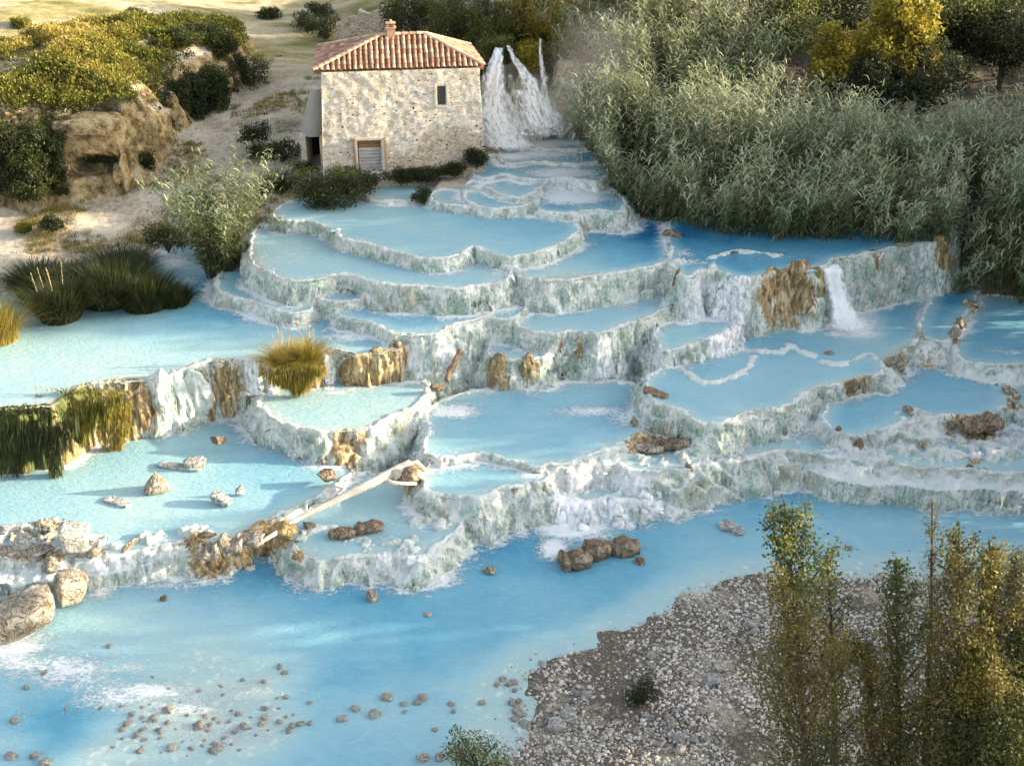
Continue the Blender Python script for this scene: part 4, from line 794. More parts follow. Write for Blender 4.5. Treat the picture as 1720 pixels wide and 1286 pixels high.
ra, rb = at(566, 66, 2.9), at(700, 70, 3.0); rw_ = empty('ruined_wall', ra, 'broken rubble stone wall half hidden by bushes behind the mill roof', 'wall'); rl = float(np.linalg.norm(rb-ra))
rw_.rotation_euler = (0, 0, math.atan2(rb[1]-ra[1], rb[0]-ra[0])); V = []; nx_, nz_ = 60, 18; xs_ = np.linspace(0, rl, nx_); tp = 1.7+.7*fbm2(xs_*.8, xs_*0, 3, 44)+.25*np.sign(vn2(xs_*1.7, xs_*0, 45))
for i in range(nx_):
    ring = [(0, -.8+(tp[i]+.8)*k/(nz_-1)) for k in range(nz_)]+[(.5, tp[i]-(tp[i]+.8)*k/(nz_-1)) for k in range(nz_)]
    for yy, zz in ring: V.append((xs_[i], yy+.07*vn3(xs_[i]*2.5, yy, zz*3, 46), zz))
ringf = []; m_ = 2*nz_
for i in range(nx_-1):
    for k in range(m_): ringf.append((i*m_+k, i*m_+(k+1) % m_, (i+1)*m_+(k+1) % m_, (i+1)*m_+k))
mk('wall', V, np.array(ringf), M['stone'], dict(worn=np.full(len(V), .75)), parent=rw_)
# low annex with a rendered lean-to cap and a doorway closed by a near-black shade sheet
an = empty('annex', at(528, 282, 0), 'low grey rendered lean-to with a dark doorway against the left side of the mill', 'shed')
o_ = np.array(an.location)
ap = [np.array(p) for p in ((512, 283), (541, 290))]
m = MB()
aw = 1.25
m.box(-.65, -.35, -.1, 2.2, -1.0, 1.95).box(.42, .75, -.1, 2.2, -1.0, 1.95).box(-.35, .42, -.1, 2.2, 1.9, 2.0).box(-.35, .42, 2.0, 2.2, -1, 1.9)
m.build('wall', M['stone'], an)
m = MB(); m.box(-.34, .41, 1.85, 1.95, -1, 1.9); m.build('doorway', M['dark'], an)  # near-black sheet before the back wall, interior shade painted as colour
V = []; 
for i in range(9):
    a_ = math.pi*i/8
    for j in range(9):
        t = j/8; wd_ = .82*(1-.55*t**1.3)
        V.append((-math.cos(a_)*wd_+.1+.28*t, -.2+(1-math.sin(a_))*0+1.2-math.sin(a_)*(1.35*(1-.6*t)), 1.98+t*2.35-(0.10 if j == 0 else 0)))
mk('cap', V, grid_faces(9, 9), M['concrete'], parent=an)
print('house', round(time.time()-T0, 1))

# ------------------------------------------------------------------ foliage
def unit(v): return v/(np.linalg.norm(v, axis=-1, keepdims=True)+1e-9)
def rdir(n, r=rg): return unit(r.normal(size=(n, 3)))
def leaf_arrays(P, D, L, W, tint, bend=.0):
    "diamond leaves: 4 corners, one quad each"
    n = len(P); side = unit(np.cross(D, rdir(n))); L = np.broadcast_to(L, (n,))[:, None]; W = np.broadcast_to(W, (n,))[:, None]
    mid = P+D*L*.45; tip = P+D*L-np.array([0, 0, 1])*L*bend
    V = np.stack([P, mid+side*W*.5, tip, mid-side*W*.5], 1).reshape(-1, 3)
    F = np.arange(n*4).reshape(n, 4); return V, F, np.repeat(tint, 4)
def blade_arrays(B, H, lean, W, tint, S=3, curl=1.0):
    "arching strap leaves from base B: direction lean (n,3 horizontal-ish incl. magnitude), height H"
    n = len(B); H = np.broadcast_to(H, (n,)); W = np.broadcast_to(W, (n,))
    t = np.linspace(0, 1, S+1); side = unit(np.cross(lean+1e-3*rdir(n), np.array([0, 0, 1.0])))
    V = np.zeros((n, S+1, 2, 3))
    for k, tt in enumerate(t):
        c = B+np.array([0, 0, 1])*(H*(tt-.35*curl*tt*tt*np.clip(np.linalg.norm(lean, axis=1), 0, 2)))[:, None]+lean*(H*tt**1.6)[:, None]
        wv = side*(W*(1-tt)**.7*.5)[:, None]; V[:, k, 0] = c-wv; V[:, k, 1] = c+wv
    i = np.arange(n)[:, None]*(S+1)*2; k = np.arange(S)[None]*2
    F = np.stack([i+k, i+k+1, i+k+3, i+k+2], -1).reshape(-1, 4)
    return V.reshape(-1, 3), F, np.repeat(tint, (S+1)*2)
def join(parts):
    Vs = []; Fs = []; Ts = []; k = 0
    for V, F, T in parts: Vs.append(V); Fs.append(F+k); Ts.append(T); k += len(V)
    return np.vstack(Vs), np.vstack(Fs), np.concatenate(Ts)
GREENS = dict(
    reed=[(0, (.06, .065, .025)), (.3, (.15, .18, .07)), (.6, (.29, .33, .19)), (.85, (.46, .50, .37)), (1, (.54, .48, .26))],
    scrub=[(0, (.05, .06, .012)), (.35, (.16, .17, .03)), (.7, (.32, .27, .05)), (1, (.50, .36, .12))],
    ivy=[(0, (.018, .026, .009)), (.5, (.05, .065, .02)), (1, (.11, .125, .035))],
    sedge=[(0, (.02, .028, .010)), (.5, (.055, .072, .026)), (.9, (.11, .125, .045)), (1, (.24, .2, .09))],
    tuft=[(0, (.14, .10, .02)), (.4, (.28, .24, .035)), (.7, (.44, .33, .08)), (1, (.62, .46, .22))],
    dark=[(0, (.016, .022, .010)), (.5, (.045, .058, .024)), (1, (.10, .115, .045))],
    willow=[(0, (.05, .06, .018)), (.5, (.14, .16, .045)), (1, (.30, .30, .07))],
    gold=[(0, (.13, .12, .02)), (.5, (.33, .28, .04)), (1, (.55, .44, .08))],  # autumn yellow, brightened to put the blocked sunlight into the leaf colour
    poplar=[(0, (.045, .055, .022)), (.4, (.11, .115, .035)), (.65, (.16, .13, .04)), (.88, (.25, .19, .05)), (1, (.32, .32, .09))],
    poplargreen=[(0, (.03, .05, .02)), (.5, (.07, .10, .038)), (.85, (.14, .18, .06)), (1, (.26, .22, .05))],
    wisp=[(0, (.05, .06, .035)), (.5, (.11, .125, .07)), (1, (.2, .2, .12))],
    plume=[(0, (.45, .36, .24)), (1, (.7, .58, .42))])
for k, v in GREENS.items(): M[k] = mat_leaf('leaf_'+k, v)
M['bark'] = mat_rock('bark', (.12, .09, .065), (.2, .16, .12), (.3, .26, .21), sc=4)
M['stemdark'] = mat_plain('dark_stems', (.06, .05, .03), .9)
def local(V, base): return V-np.array(base)
def put(name, arr, mat, base, parent=None):
    V, F, T = arr; o = mk(name, local(V, base), F, M[mat], dict(tint=T), smooth=False, parent=parent)
    if parent is None: o.location = tuple(map(float, base))
    return o
# --- giant cane thicket on the right bank
def in_world(pts): return np.array([at(u, v, z)[:2] for u, v, z in pts])
REEDP = np.vstack([in_world([(1008,262,.6),(1022,300,.0),(1034,330,-.5),(1078,354,-1),(1135,370,-1.1),(1230,388,-1.1),(1310,394,-1.1),(1420,396,-1.1),(1540,399,-1.1),(1592,402,-1.2),(1602,450,-2.6),(1650,482,-3.8),(1720,500,-4.1),(1800,505,-4.2)]),
                   [[30, 52], [31, 62], [27.5, 66.5], [22, 67.5], [17.5, 68], [15, 70], [15, 76], [12, 84], [7, 90], [3.6, 88], [2.2, 80], [3.4, 73.5]]])
def rand_in(P, n, r=rg):
    lo, hi = P.min(0), P.max(0); out = np.zeros((0, 2))
    while len(out) < n:
        q = r.uniform(lo, hi, (n*2, 2)); out = np.vstack([out, q[inside(q[:, 0], q[:, 1], P)]])
    return out[:n]
def reeds(P, n, hmin, hmax, nl, base=None, seed=5, out_lean=.35, leafL=.62, edge=None):
    r = np.random.default_rng(seed); B = rand_in(P, n, r)
    if edge is not None:       # more canes near the visible front
        d = seg_dist(B[:, 0], B[:, 1], edge, closed=False); keep = r.random(n) < (.5+.5*np.exp(-d/2.0)); B = B[keep]
    n = len(B); z0 = surf(B[:, 0], B[:, 1]) if base is None else np.full(n, base)
    cl = fbm2(B[:, 0]*.55, B[:, 1]*.55, 3, seed+1)
    H = hmin+(hmax-hmin)*np.clip(.5+cl*1.1+r.normal(size=n)*.16, 0, 1.15)
    # lean outward near the edge
    dd = seg_dist(B[:, 0], B[:, 1], P); c = P.mean(0); e = .02
    gx_ = (sdf(B[:, 0]+e, B[:, 1], P)-sdf(B[:, 0]-e, B[:, 1], P))/(2*e); gy_ = (sdf(B[:, 0], B[:, 1]+e, P)-sdf(B[:, 0], B[:, 1]-e, P))/(2*e)
    q = np.exp(-dd/1.5)*out_lean*(1+1.2*fbm2(B[:, 0]*.9, B[:, 1]*.9, 2, seed+7))
    lean = np.stack([gx_*q, gy_*q, 0*q], -1)+r.normal(size=(n, 3))*np.array([.09, .09, 0])
    H = H*(1-.35*np.exp(-dd/.7)*r.random(n))
    B3 = np.c_[B, z0]
    parts = []; tc = np.clip(.5+fbm2(B[:, 0]*.35, B[:, 1]*.35, 3, seed+3)*.55, 0, 1)
    SV, SF, ST = blade_arrays(B3, H, lean, .035, np.full(n, .12), S=4, curl=.5); parts.append((SV, SF, ST))
    for k in range(nl):
        t = .10+.90*(k+r.random(n))/nl; t = np.clip(t, 0, 1)
        c = B3+np.array([0, 0, 1])*(H*(t-.175*t*t*np.clip(np.linalg.norm(lean, axis=1), 0, 2)))[:, None]+lean*(H*t**1.6)[:, None]
        a = (k % 2)*math.pi+r.normal(size=n)*.7+r.random(n)*1.0; out = np.stack([np.cos(a), np.sin(a), 0*a], -1)
        Lf = leafL*(.7+.6*r.random(n))*(1-.45*np.clip((t-.85)/.15, 0, 1)); up = .55+.6*t+r.normal(size=n)*.15
        # two segment arching strap
        side = unit(np.cross(out, np.array([0, 0, 1.0]))+rdir(n, r)*.25); wd = (.055+.03*r.random(n))[:, None]
        p1 = c+unit(out+np.array([0, 0, 1])*up[:, None])*(Lf*.5)[:, None]; dn = np.stack([0*t, 0*t, -(.35+.9*r.random(n)-.9*t)], -1)
        p2 = p1+unit(out*.9+dn)*(Lf*.55)[:, None]
        V = np.stack([c-side*wd*.35, c+side*wd*.35, p1+side*wd*.5, p1-side*wd*.5, p2], 1).reshape(-1, 3)
        i = np.arange(n)[:, None]*5; F = np.concatenate([i+np.array([[0, 1, 2, 3]]), i+np.array([[3, 2, 4, 4]])], 0)
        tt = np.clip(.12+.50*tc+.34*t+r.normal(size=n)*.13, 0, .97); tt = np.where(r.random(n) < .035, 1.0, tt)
        parts.append((V, F, np.repeat(tt, 5)))
    return join(parts)
def mk_tri_safe(name, arr, mat, base, parent=None):
    V, F, T = arr; deg = F[:, 2] == F[:, 3]
    V = local(V, base); me = bpy.data.meshes.new(name); q = F[~deg]; t = F[deg][:, :3]
    me.vertices.add(len(V)); me.vertices.foreach_set('co', V.astype(np.float32).ravel())
    li = np.concatenate([q.ravel(), t.ravel()]).astype(np.int32); me.loops.add(len(li)); me.loops.foreach_set('vertex_index', li)
    ls = np.concatenate([np.arange(len(q))*4, len(q)*4+np.arange(len(t))*3]).astype(np.int32)
    me.polygons.add(len(ls)); me.polygons.foreach_set('loop_start', ls); me.polygons.foreach_set('loop_total', np.r_[np.full(len(q), 4), np.full(len(t), 3)].astype(np.int32))
    me.update(calc_edges=True); a = me.attributes.new('tint', 'FLOAT', 'POINT'); a.data.foreach_set('value', T.astype(np.float32))
    me.materials.append(M[mat]); o = bpy.data.objects.new(name, me); COL.objects.link(o)
    if parent is not None: o.parent = parent
    else: o.location = tuple(map(float, base))
    return o
EDGE = REEDP[:14]
b = (14., 56., -1.)
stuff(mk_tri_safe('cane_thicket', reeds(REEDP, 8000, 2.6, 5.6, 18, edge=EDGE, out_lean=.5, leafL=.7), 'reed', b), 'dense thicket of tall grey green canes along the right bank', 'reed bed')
# skirt of drooping canes over the water's edge
def front_clump(u, v, z, n, h, seed, spread=.5, mat='reed'):
    c = at(u, v, z); r = np.random.default_rng(seed); P = np.array([[c[0]+spread*math.cos(a), c[1]+spread*math.sin(a)] for a in np.linspace(0, 2*math.pi, 9)[:-1]])
    return reeds(P, n, h*.7, h, 13, base=float(z), seed=seed, out_lean=.8, leafL=.5)
# --- scrub on the hill
def leaf_clumps(centres, rad, n, L, W, r, bend=.1, upbias=.3, clus=.35, seedn=3):
    "n leaves per centre, gathered in sub-clumps"
    k = len(centres); rad = np.broadcast_to(rad, (k,)); idx = np.repeat(np.arange(k), n)
    off = rdir(len(idx), r)*(r.random(len(idx))[:, None]**.4); P = centres[idx]+off*rad[idx][:, None]*np.array([1, 1, .8])
    D = unit(off*.8+rdir(len(idx), r)+np.array([0, 0, upbias]))
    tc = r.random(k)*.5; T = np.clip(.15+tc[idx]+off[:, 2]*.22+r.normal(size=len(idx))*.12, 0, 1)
    LL = L*(.6+.8*r.random(len(idx)))
    return leaf_arrays(P, D, LL, W*(.6+.8*r.random(len(idx))), T, bend)
r = np.random.default_rng(3)
q = rand_in(np.array([[-42, 58], [-12, 58], [-12, 92], [-42, 92]]), 30000, r)
dh = sdf(q[:, 0], q[:, 1], HILLP); pn = fbm2(q[:, 0]*.35, q[:, 1]*.35, 3, 77)
q = q[(dh < .3) & (r.random(len(q)) < sstep(-.25, .15, pn+.12)) & (dh > -14)]
q = q[:9000]; z = ground_height(q[:, 0], q[:, 1])
hh = .25+.45*np.clip(.5+fbm2(q[:, 0]*.6, q[:, 1]*.6, 2, 78), 0, 1)
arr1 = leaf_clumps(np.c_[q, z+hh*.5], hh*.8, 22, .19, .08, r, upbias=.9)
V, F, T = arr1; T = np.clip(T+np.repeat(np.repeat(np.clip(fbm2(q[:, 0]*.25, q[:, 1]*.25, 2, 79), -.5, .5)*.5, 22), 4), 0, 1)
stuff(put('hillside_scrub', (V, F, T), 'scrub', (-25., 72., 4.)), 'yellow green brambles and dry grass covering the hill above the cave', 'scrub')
q = rand_in(np.array([[-36, 52], [-11, 56], [-12, 78], [-18, 84], [-36, 66]]), 9000, r); pn = fbm2(q[:, 0]*.4+5, q[:, 1]*.4, 3, 177); gz = surf(q[:, 0], q[:, 1])
kq = (pn > .12) & (gz > -2.7) & (sdf(q[:, 0], q[:, 1], HILLP) > .4); q = q[kq]; gz = gz[kq]
n_ = 14; idx = np.repeat(np.arange(len(q)), n_); B_ = np.c_[q, gz][idx]+r.normal(size=(len(idx), 3))*np.array([.12, .12, 0]); ln = r.normal(size=(len(idx), 3))*np.array([.5, .5, 0])
V, F, T = blade_arrays(B_, .10+.22*r.random(len(idx)), ln, .03, np.clip((.2+.8*r.random(len(q))[idx])+r.normal(size=len(idx))*.1, 0, 1), S=2)
stuff(put('dry_grass', (V, F, T), 'scrub', (-22., 65., 0.)), 'sparse dry grass and weeds on the sandy slope', 'grass')
# --- bushes: leaf mass + stems
def bush(u, v, z, w_, h_, label, mat='ivy', n=60, L=.13, W=.07, seed=0, name='bush', group=None, cat='bush', hang=0, dy=1.0, per=70):
    c = z[1] if isinstance(z, tuple) else at(u, v, z)
    r = np.random.default_rng(seed+100); e = empty(name, c, label, cat, group)
    cs = rdir(n, r)*(r.random(n)[:, None]**.45)*np.array([w_/2, w_/2*dy, h_/2])+np.array([0, 0, h_*.5-hang*h_])
    lump = fbm3(cs[:, 0]*1.1, cs[:, 1]*1.1, cs[:, 2]*1.1, 2, seed); cs = cs*(1+.35*lump[:, None])
    A = leaf_clumps(cs, .16*min(w_, h_)+.12, per, L, W, r, bend=.2 if hang else .05)
    if not hang: A[0][:, 2] = np.maximum(A[0][:, 2], -.05)
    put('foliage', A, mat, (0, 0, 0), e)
    m = MB()
    for i in range(7):
        q = cs[i*len(cs)//7]; m.tube([(0, 0, -.15), (q[0]*.4, q[1]*.4, q[2]*.5), tuple(q)], [.05, .035, .012], 5)
    m.build('stem', M['bark'], e); return e
def tuft(u, v, z, rad, h, n, label, mat='sedge', name='grass_tuft', seed=0, group=None, lean=.75, W=.022, plumes=0, cat='grass tuft', sx=1, sy=1, soil=None):
    c = at(u, v, z); r = np.random.default_rng(seed+300); e = empty(name, c, label, cat, group)
    a = r.random(n)*2*math.pi; q = np.sqrt(r.random(n)); B = np.stack([np.cos(a)*q*rad*.8*sx, np.sin(a)*q*rad*.8*sy, np.full(n, -.1)], -1)
    ln = np.stack([np.cos(a)*sx, np.sin(a)*sy, 0*a], -1)*(q*lean)[:, None]+r.normal(size=(n, 3))*np.array([.16, .16, 0])
    H = h*(.6+.5*r.random(n)); T = np.clip(.45+r.normal(size=n)*.2+.2*fbm2(B[:, 0]*2+9, B[:, 1]*2, 2, seed), 0, 1)
    put('blades', blade_arrays(B, H, ln, W, T, S=4, curl=1.3), mat, (0, 0, 0), e)
    if plumes:
        for k in range(plumes):
            a_ = r.random()*6.3; qq = r.random()*rad*.7; b0_ = np.array([math.cos(a_)*qq*sx, math.sin(a_)*qq*sy, h*.3]); hh = h*(1.0+.3*r.random())-h*.3
            tip = b0_+np.array([math.cos(a_)*.2, math.sin(a_)*.2, hh])
            P_ = b0_+(tip-b0_)*(.45+.55*r.random(70))[:, None]; D_ = unit((tip-b0_)[None]+rdir(70, r)*.45)
            put('plume', leaf_arrays(P_, D_, .12, .02, r.random(70)), 'plume', (0, 0, 0), e)
    if soil:
        V = []; 
        for i in range(20):
            for j in range(7):
                aa = 2*math.pi*i/20; t = j/6; rr = rad*(1.0+.12*math.sin(aa*3+seed)+.08*math.sin(aa*7))*(1.05-.55*t*t)
                V.append((math.cos(aa)*rr*sx, math.sin(aa)*rr*sy, -.25+t*.32))
        mk('root_mound', V, grid_faces(20, 7, True), M['bark'] if soil == 1 else M['ochrerock'], parent=e)
    return e
M['ochrerock'] = mat_rock('ochre_tufa', (.30, .20, .08), (.52, .38, .16), (.68, .56, .34), sc=2)
M['rock'] = mat_rock('pale_tufa_rock', (.24, .19, .13), (.46, .41, .33), (.64, .60, .52), sc=2.2)
M['brownrock'] = mat_rock('brown_tufa_rock', (.16, .11, .07), (.33, .26, .18), (.55, .49, .40), sc=2.4)
M['whiterock'] = mat_rock('crusted_white_rock', (.42, .41, .37), (.58, .58, .54), (.68, .68, .64), (.2, .19, .16), sc=3)
M['slab'] = mat_rock('grey_slab', (.33, .34, .33), (.5, .5, .48), (.62, .6, .55), (.2, .19, .17), sc=1.6)
def tree(base, h, rw, label, mat, name='broadleaf_tree', seed=0, group=None, L=.22, W=.13, nb=70, per=90, crown0=.25, top=1.0, trunk_r=.2, cat='tree', lean=(0, 0)):
    r = np.random.default_rng(seed+900); e = empty(name, base, label, cat, group)
    th = r.random(nb)*2*math.pi; ph = np.arccos(1-2*r.random(nb)); rr = r.random(nb)**.35
    cs = np.stack([np.cos(th)*np.sin(ph)*rr*rw, np.sin(th)*np.sin(ph)*rr*rw, (np.cos(ph)*rr*.5+.5)*(h*(1-crown0))*top+h*crown0], -1)
    cs[:, :2] *= (1.0+.5*fbm3(cs[:, 0]*.5, cs[:, 1]*.5, cs[:, 2]*.5, 2, seed))[:, None]
    cs[:, 0] += lean[0]*cs[:, 2]/h; cs[:, 1] += lean[1]*cs[:, 2]/h
    A = leaf_clumps(cs, (.17+.12*r.random(nb))*rw+.15, per, L, W, r, bend=.25)
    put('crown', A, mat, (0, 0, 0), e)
    m = MB(); pts = [(lean[0]*t+.12*math.sin(t*5+seed)*t, lean[1]*t, -.4+(h*.9+.4)*t) for t in np.linspace(0, 1, 8)]
    m.tube(pts, [trunk_r*(1.25-1.1*t) for t in np.linspace(0, 1, 8)], 8, jit=.15)
    for i in range(16):
        q = cs[r.integers(nb)]; t0 = min(.85, max(.15, (q[2]/h)*.7)); s = np.array([lean[0]*t0, lean[1]*t0, h*.9*t0])
        m.tube([tuple(s), tuple(s*.5+q*.5+np.array([0, 0, -.1])), tuple(q)], [trunk_r*.45*(1-t0*.5), trunk_r*.25, .02], 5)
    m.build('trunk', M['bark'], e); return e
def W3(u, v, z): return at(u, v, z)
def gbase(x, y): return (x, y, float(surf(np.array([x]), np.array([y]))[0]))
def gb(u, v, z): c = at(u, v, z); return gbase(c[0], c[1])

# trees behind the falls and thicket  (x, y, h, crown r, material, label)
c = at(700, 88, 3.4); tree((c[0], c[1], 3.2), 4.6, 2.0, 'dark drooping willow directly behind the right end of the mill roof', 'ivy', 'willow_tree', 1, L=.26, W=.06, nb=60, per=120, crown0=.05)
c = at(765, 92, 3.8); tree((c[0], c[1], 3.4), 5.4, 1.9, 'mid green willow between the mill roof and the waterfall', 'willow', 'willow_tree', 2, L=.28, W=.06, nb=60, per=120, crown0=.0)
c = at(818, 86, 4.4); tree((c[0], c[1]+.3, 3.9), 4.6, 1.5, 'dark olive willow above the left stream of the waterfall', 'willow', 'willow_tree', 3, L=.28, W=.06, nb=50, per=110, crown0=.0)
c = at(880, 78, 4.8); tree((c[0], c[1]+.9, 4.2), 5.0, 1.5, 'bright golden willow above the middle of the waterfall', 'gold', 'willow_tree', 4, L=.24, W=.06, nb=55, per=110, crown0=.0)
c = at(955, 88, 4.6); tree((c[0], c[1]+.2, 3.6), 6.0, 1.7, 'tall pale gold willow above the right stream of the waterfall', 'gold', 'willow_tree', 5, L=.24, W=.06, nb=60, per=110, crown0=.0)
c = at(700, 20, 4.2); tree((c[0]-1, c[1]+4, 4.0), 5.0, 2.4, 'dark tree at the top edge left of the willows', 'dark', 'broadleaf_tree', 6, nb=50)
c = at(800, 10, 4.8); tree((c[0]+.5, c[1]+5, 4.4), 5.0, 2.6, 'dark tree at the top edge behind the olive willow', 'dark', 'broadleaf_tree', 7, nb=50)
def tree_at(u, vtop, Y, zg, rw, label, mat, **k):
    p = at_y(u, vtop, Y); h = p[2]-zg; return tree((p[0], p[1], zg), h, rw, label, mat, **k)
tree_at(1520, -20, 72, 1.6, 2.5, 'large round golden yellow tree at the top right', 'gold', seed=11, nb=85, per=110, L=.3, W=.18, crown0=.15, trunk_r=.28)
tree_at(1402, 42, 70.5, 1.4, 1.2, 'small slender yellow tree left of the large golden one', 'gold', seed=12, nb=50, per=80, L=.24, W=.14, crown0=.25)
tree_at(1340, -40, 76, 3.0, 3.0, 'grey green tree behind the small slender yellow one', 'willow', seed=13, nb=75, per=100)
tree_at(1440, -30, 78, 3.0, 3.0, 'dark tree between the two yellow trees', 'dark', seed=14, nb=75, per=90)
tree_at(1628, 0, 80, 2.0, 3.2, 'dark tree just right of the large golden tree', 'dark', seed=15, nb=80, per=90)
tree_at(1705, 10, 78, 1.5, 3.4, 'dark bushy tree at the right edge above the thicket', 'dark', seed=16, nb=80, per=90)
tree_at(1600, -40, 80, 3.0, 3.6, 'tall yellow green tree at the top edge of the dark wood', 'willow', seed=17, nb=70, per=90)
tree_at(1690, -60, 82, 3.0, 4.0, 'tall olive tree in the top right corner of the view', 'willow', seed=18, nb=70, per=90)
tree_at(1560, 70, 70, 1.2, 2.4, 'low dark tree in front of the golden one at thicket edge', 'dark', seed=19, nb=60, per=90)
tree_at(1470, 95, 69.5, 1.2, 1.8, 'low dark shrub tree between the small and large yellow trees', 'dark', seed=20, nb=50, per=90)
tree_at(1250, -60, 84, 5.0, 3.2, 'dark green tree behind the sunlit cane tops', 'ivy', seed=26, nb=60, per=90)
tree_at(1120, -70, 92, 5.5, 3.2, 'olive tree far behind the sunlit cane tops', 'willow', seed=27, nb=60, per=90)
# the wood off to the right whose shadow lies over the pools
k = 0
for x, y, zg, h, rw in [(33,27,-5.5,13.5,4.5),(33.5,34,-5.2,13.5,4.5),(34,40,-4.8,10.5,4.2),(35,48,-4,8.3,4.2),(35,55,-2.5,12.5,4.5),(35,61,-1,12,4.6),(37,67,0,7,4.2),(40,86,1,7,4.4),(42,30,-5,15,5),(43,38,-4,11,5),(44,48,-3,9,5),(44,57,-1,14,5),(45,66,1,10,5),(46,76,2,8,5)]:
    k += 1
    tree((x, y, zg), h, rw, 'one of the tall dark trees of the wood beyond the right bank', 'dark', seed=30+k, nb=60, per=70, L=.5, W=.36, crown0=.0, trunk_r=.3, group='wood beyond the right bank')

# young poplars and shrubs on the gravel bank, close to the viewer
def poplar(u_tip, v_tip, base_uv, zb, rw, label, seed, mat='poplar', topmat='poplargreen', L=.095, W=.07, nbr=34, dens=15, thin=1.0, name='poplar_tree', cat='tree'):
    B = at(base_uv[0], base_uv[1], zb); r = np.random.default_rng(seed)
    k_ = up_at(B, v_tip); Tz = k_; dep = (B[1]*math.cos(CAM_P)-(Tz-CAM_H)*math.sin(CAM_P)); tx = (u_tip-860)*dep/CAM_F
    h = Tz-zb; e = empty(name, B, label, cat); lx = tx-B[0]
    def axis(t): return np.array([lx*t**1.2, 0, h*t])
    m = MB(); ts = np.linspace(0, 1, 12); m.tube([tuple(axis(t)+np.array([0, 0, -.3*(t == 0)])) for t in ts], [.11*(1.1-t)+.008 for t in ts], 7); parts = []; parts2 = []
    for i in range(nbr):
        t = .04+.93*(i+r.random())/nbr; a = i*2.4+r.normal()*.4; R = rw*(1-t)**.62*(.55+.75*r.random())*(1 if t > .12 else .8)
        s = axis(t); ln = R*2.1; out = np.array([math.cos(a), math.sin(a), 0]); ns = 7
        pts = [s+out*R*(q**.85)+np.array([0, 0, ln*.9*q**1.25]) for q in np.linspace(0, 1, ns)]
        if pts[-1][2] > h*.985: pts = [p*np.array([1, 1, (h*.985)/pts[-1][2]]) for p in pts]
        m.tube([tuple(p) for p in pts], [.028*(1-.8*q)+.004 for q in np.linspace(0, 1, ns)], 4, cap=False)
        n = int(dens*.60*thin*(5+ln*16)*(1.25-.5*(1-t))); q = r.random(n)**.7; P = np.array(pts)[np.minimum((q*(ns-1)).astype(int), ns-2)]; P2 = np.array(pts)[np.minimum((q*(ns-1)).astype(int)+1, ns-1)]
        f = (q*(ns-1)) % 1; P = P*(1-f[:, None])+P2*f[:, None]+r.normal(size=(n, 3))*(.10+.16*(1-t)*rw/1.2)
        D = unit(rdir(n, r)+np.array([0, 0, -.2])); bt = r.random()*.5
        T = np.clip(bt+.3+r.normal(size=n)*.2, 0, 1); LL = L*(.6+.7*r.random(n))
        arr = leaf_arrays(P, D, LL, W*(.6+.7*r.random(n)), T, .05)
        (parts2 if (t > .60+.15*r.random() or r.random() < .12) else parts).append(arr)
    n = int(150*thin); t = .5+.5*r.random(n)**.6; P = np.array([axis(x) for x in t])+r.normal(size=(n, 3))*(.05+.30*(1-t))[:, None]
    parts2.append(leaf_arrays(P, unit(rdir(n, r)+np.array([0, 0, .3])), L*1.25, W*1.2, r.random(n)*.8, .0))
    m.build('trunk', M['bark'], e)
    put('crown', join(parts), mat, (0, 0, 0), e); put('young_foliage', join(parts2), topmat, (0, 0, 0), e); return e
poplar(1314, 872, (1352, 1400), -6.5, 1.65, 'tall poplar with a slim green tip and yellow brown lower leaves on the gravel bank', 41, nbr=46)
poplar(1500, 965, (1500, 1420), -6.5, 1.25, 'shorter green poplar sapling in the middle of the gravel bank', 42, topmat='poplargreen', thin=.8, nbr=36)
poplar(1385, 955, (1400, 1330), -6.6, .7, 'thin sapling standing just right of the tall slim tipped poplar', 49, thin=.45, nbr=24)
poplar(1605, 915, (1590, 1460), -6.4, 1.5, 'yellow tipped poplar with upright shoots near the right edge', 43, topmat='poplar', thin=.8, nbr=44)
poplar(1655, 935, (1665, 1440), -6.4, 1.3, 'green and gold poplar nearest the right edge of the gravel bank', 44, topmat='poplar', thin=.85, nbr=40)
poplar(1560, 872, (1545, 1380), -6.5, .55, 'thin wispy grey green sapling rising above the other poplars', 45, mat='wisp', topmat='wisp', L=.10, W=.022, thin=1.0, nbr=30)
poplar(1700, 955, (1730, 1420), -6.3, 1.6, 'dark grey green wispy shrub at the right edge of the bank', 46, mat='dark', topmat='wisp', L=.10, W=.03, thin=1.9, nbr=64, name='willow_shrub', cat='shrub')
poplar(1450, 1110, (1470, 1440), -6.5, 1.0, 'low dense brown leaved poplar in front of the sapling', 47, topmat='poplar', thin=.8, nbr=30)
poplar(1640, 1110, (1640, 1500), -6.4, 1.6, 'low dark leaved poplar in the bottom right corner', 48, mat='ivy', topmat='poplar', thin=1.7, nbr=52)
bush(1434, 1108, -6.8, .9, .9, 'small dark green bush on the gravel between the poplars', 'dark', 22, .08, .05, 51, per=50)
bush(1078, 1178, -6.9, 1.0, .8, 'small round dark green bush alone on the gravel bank', 'dark', 26, .08, .05, 52, per=60)
bush(803, 1290, -7.2, 2.0, 1.2, 'grey green bush at the bottom edge beside the stones', 'willow', 40, .08, .05, 53, per=70)

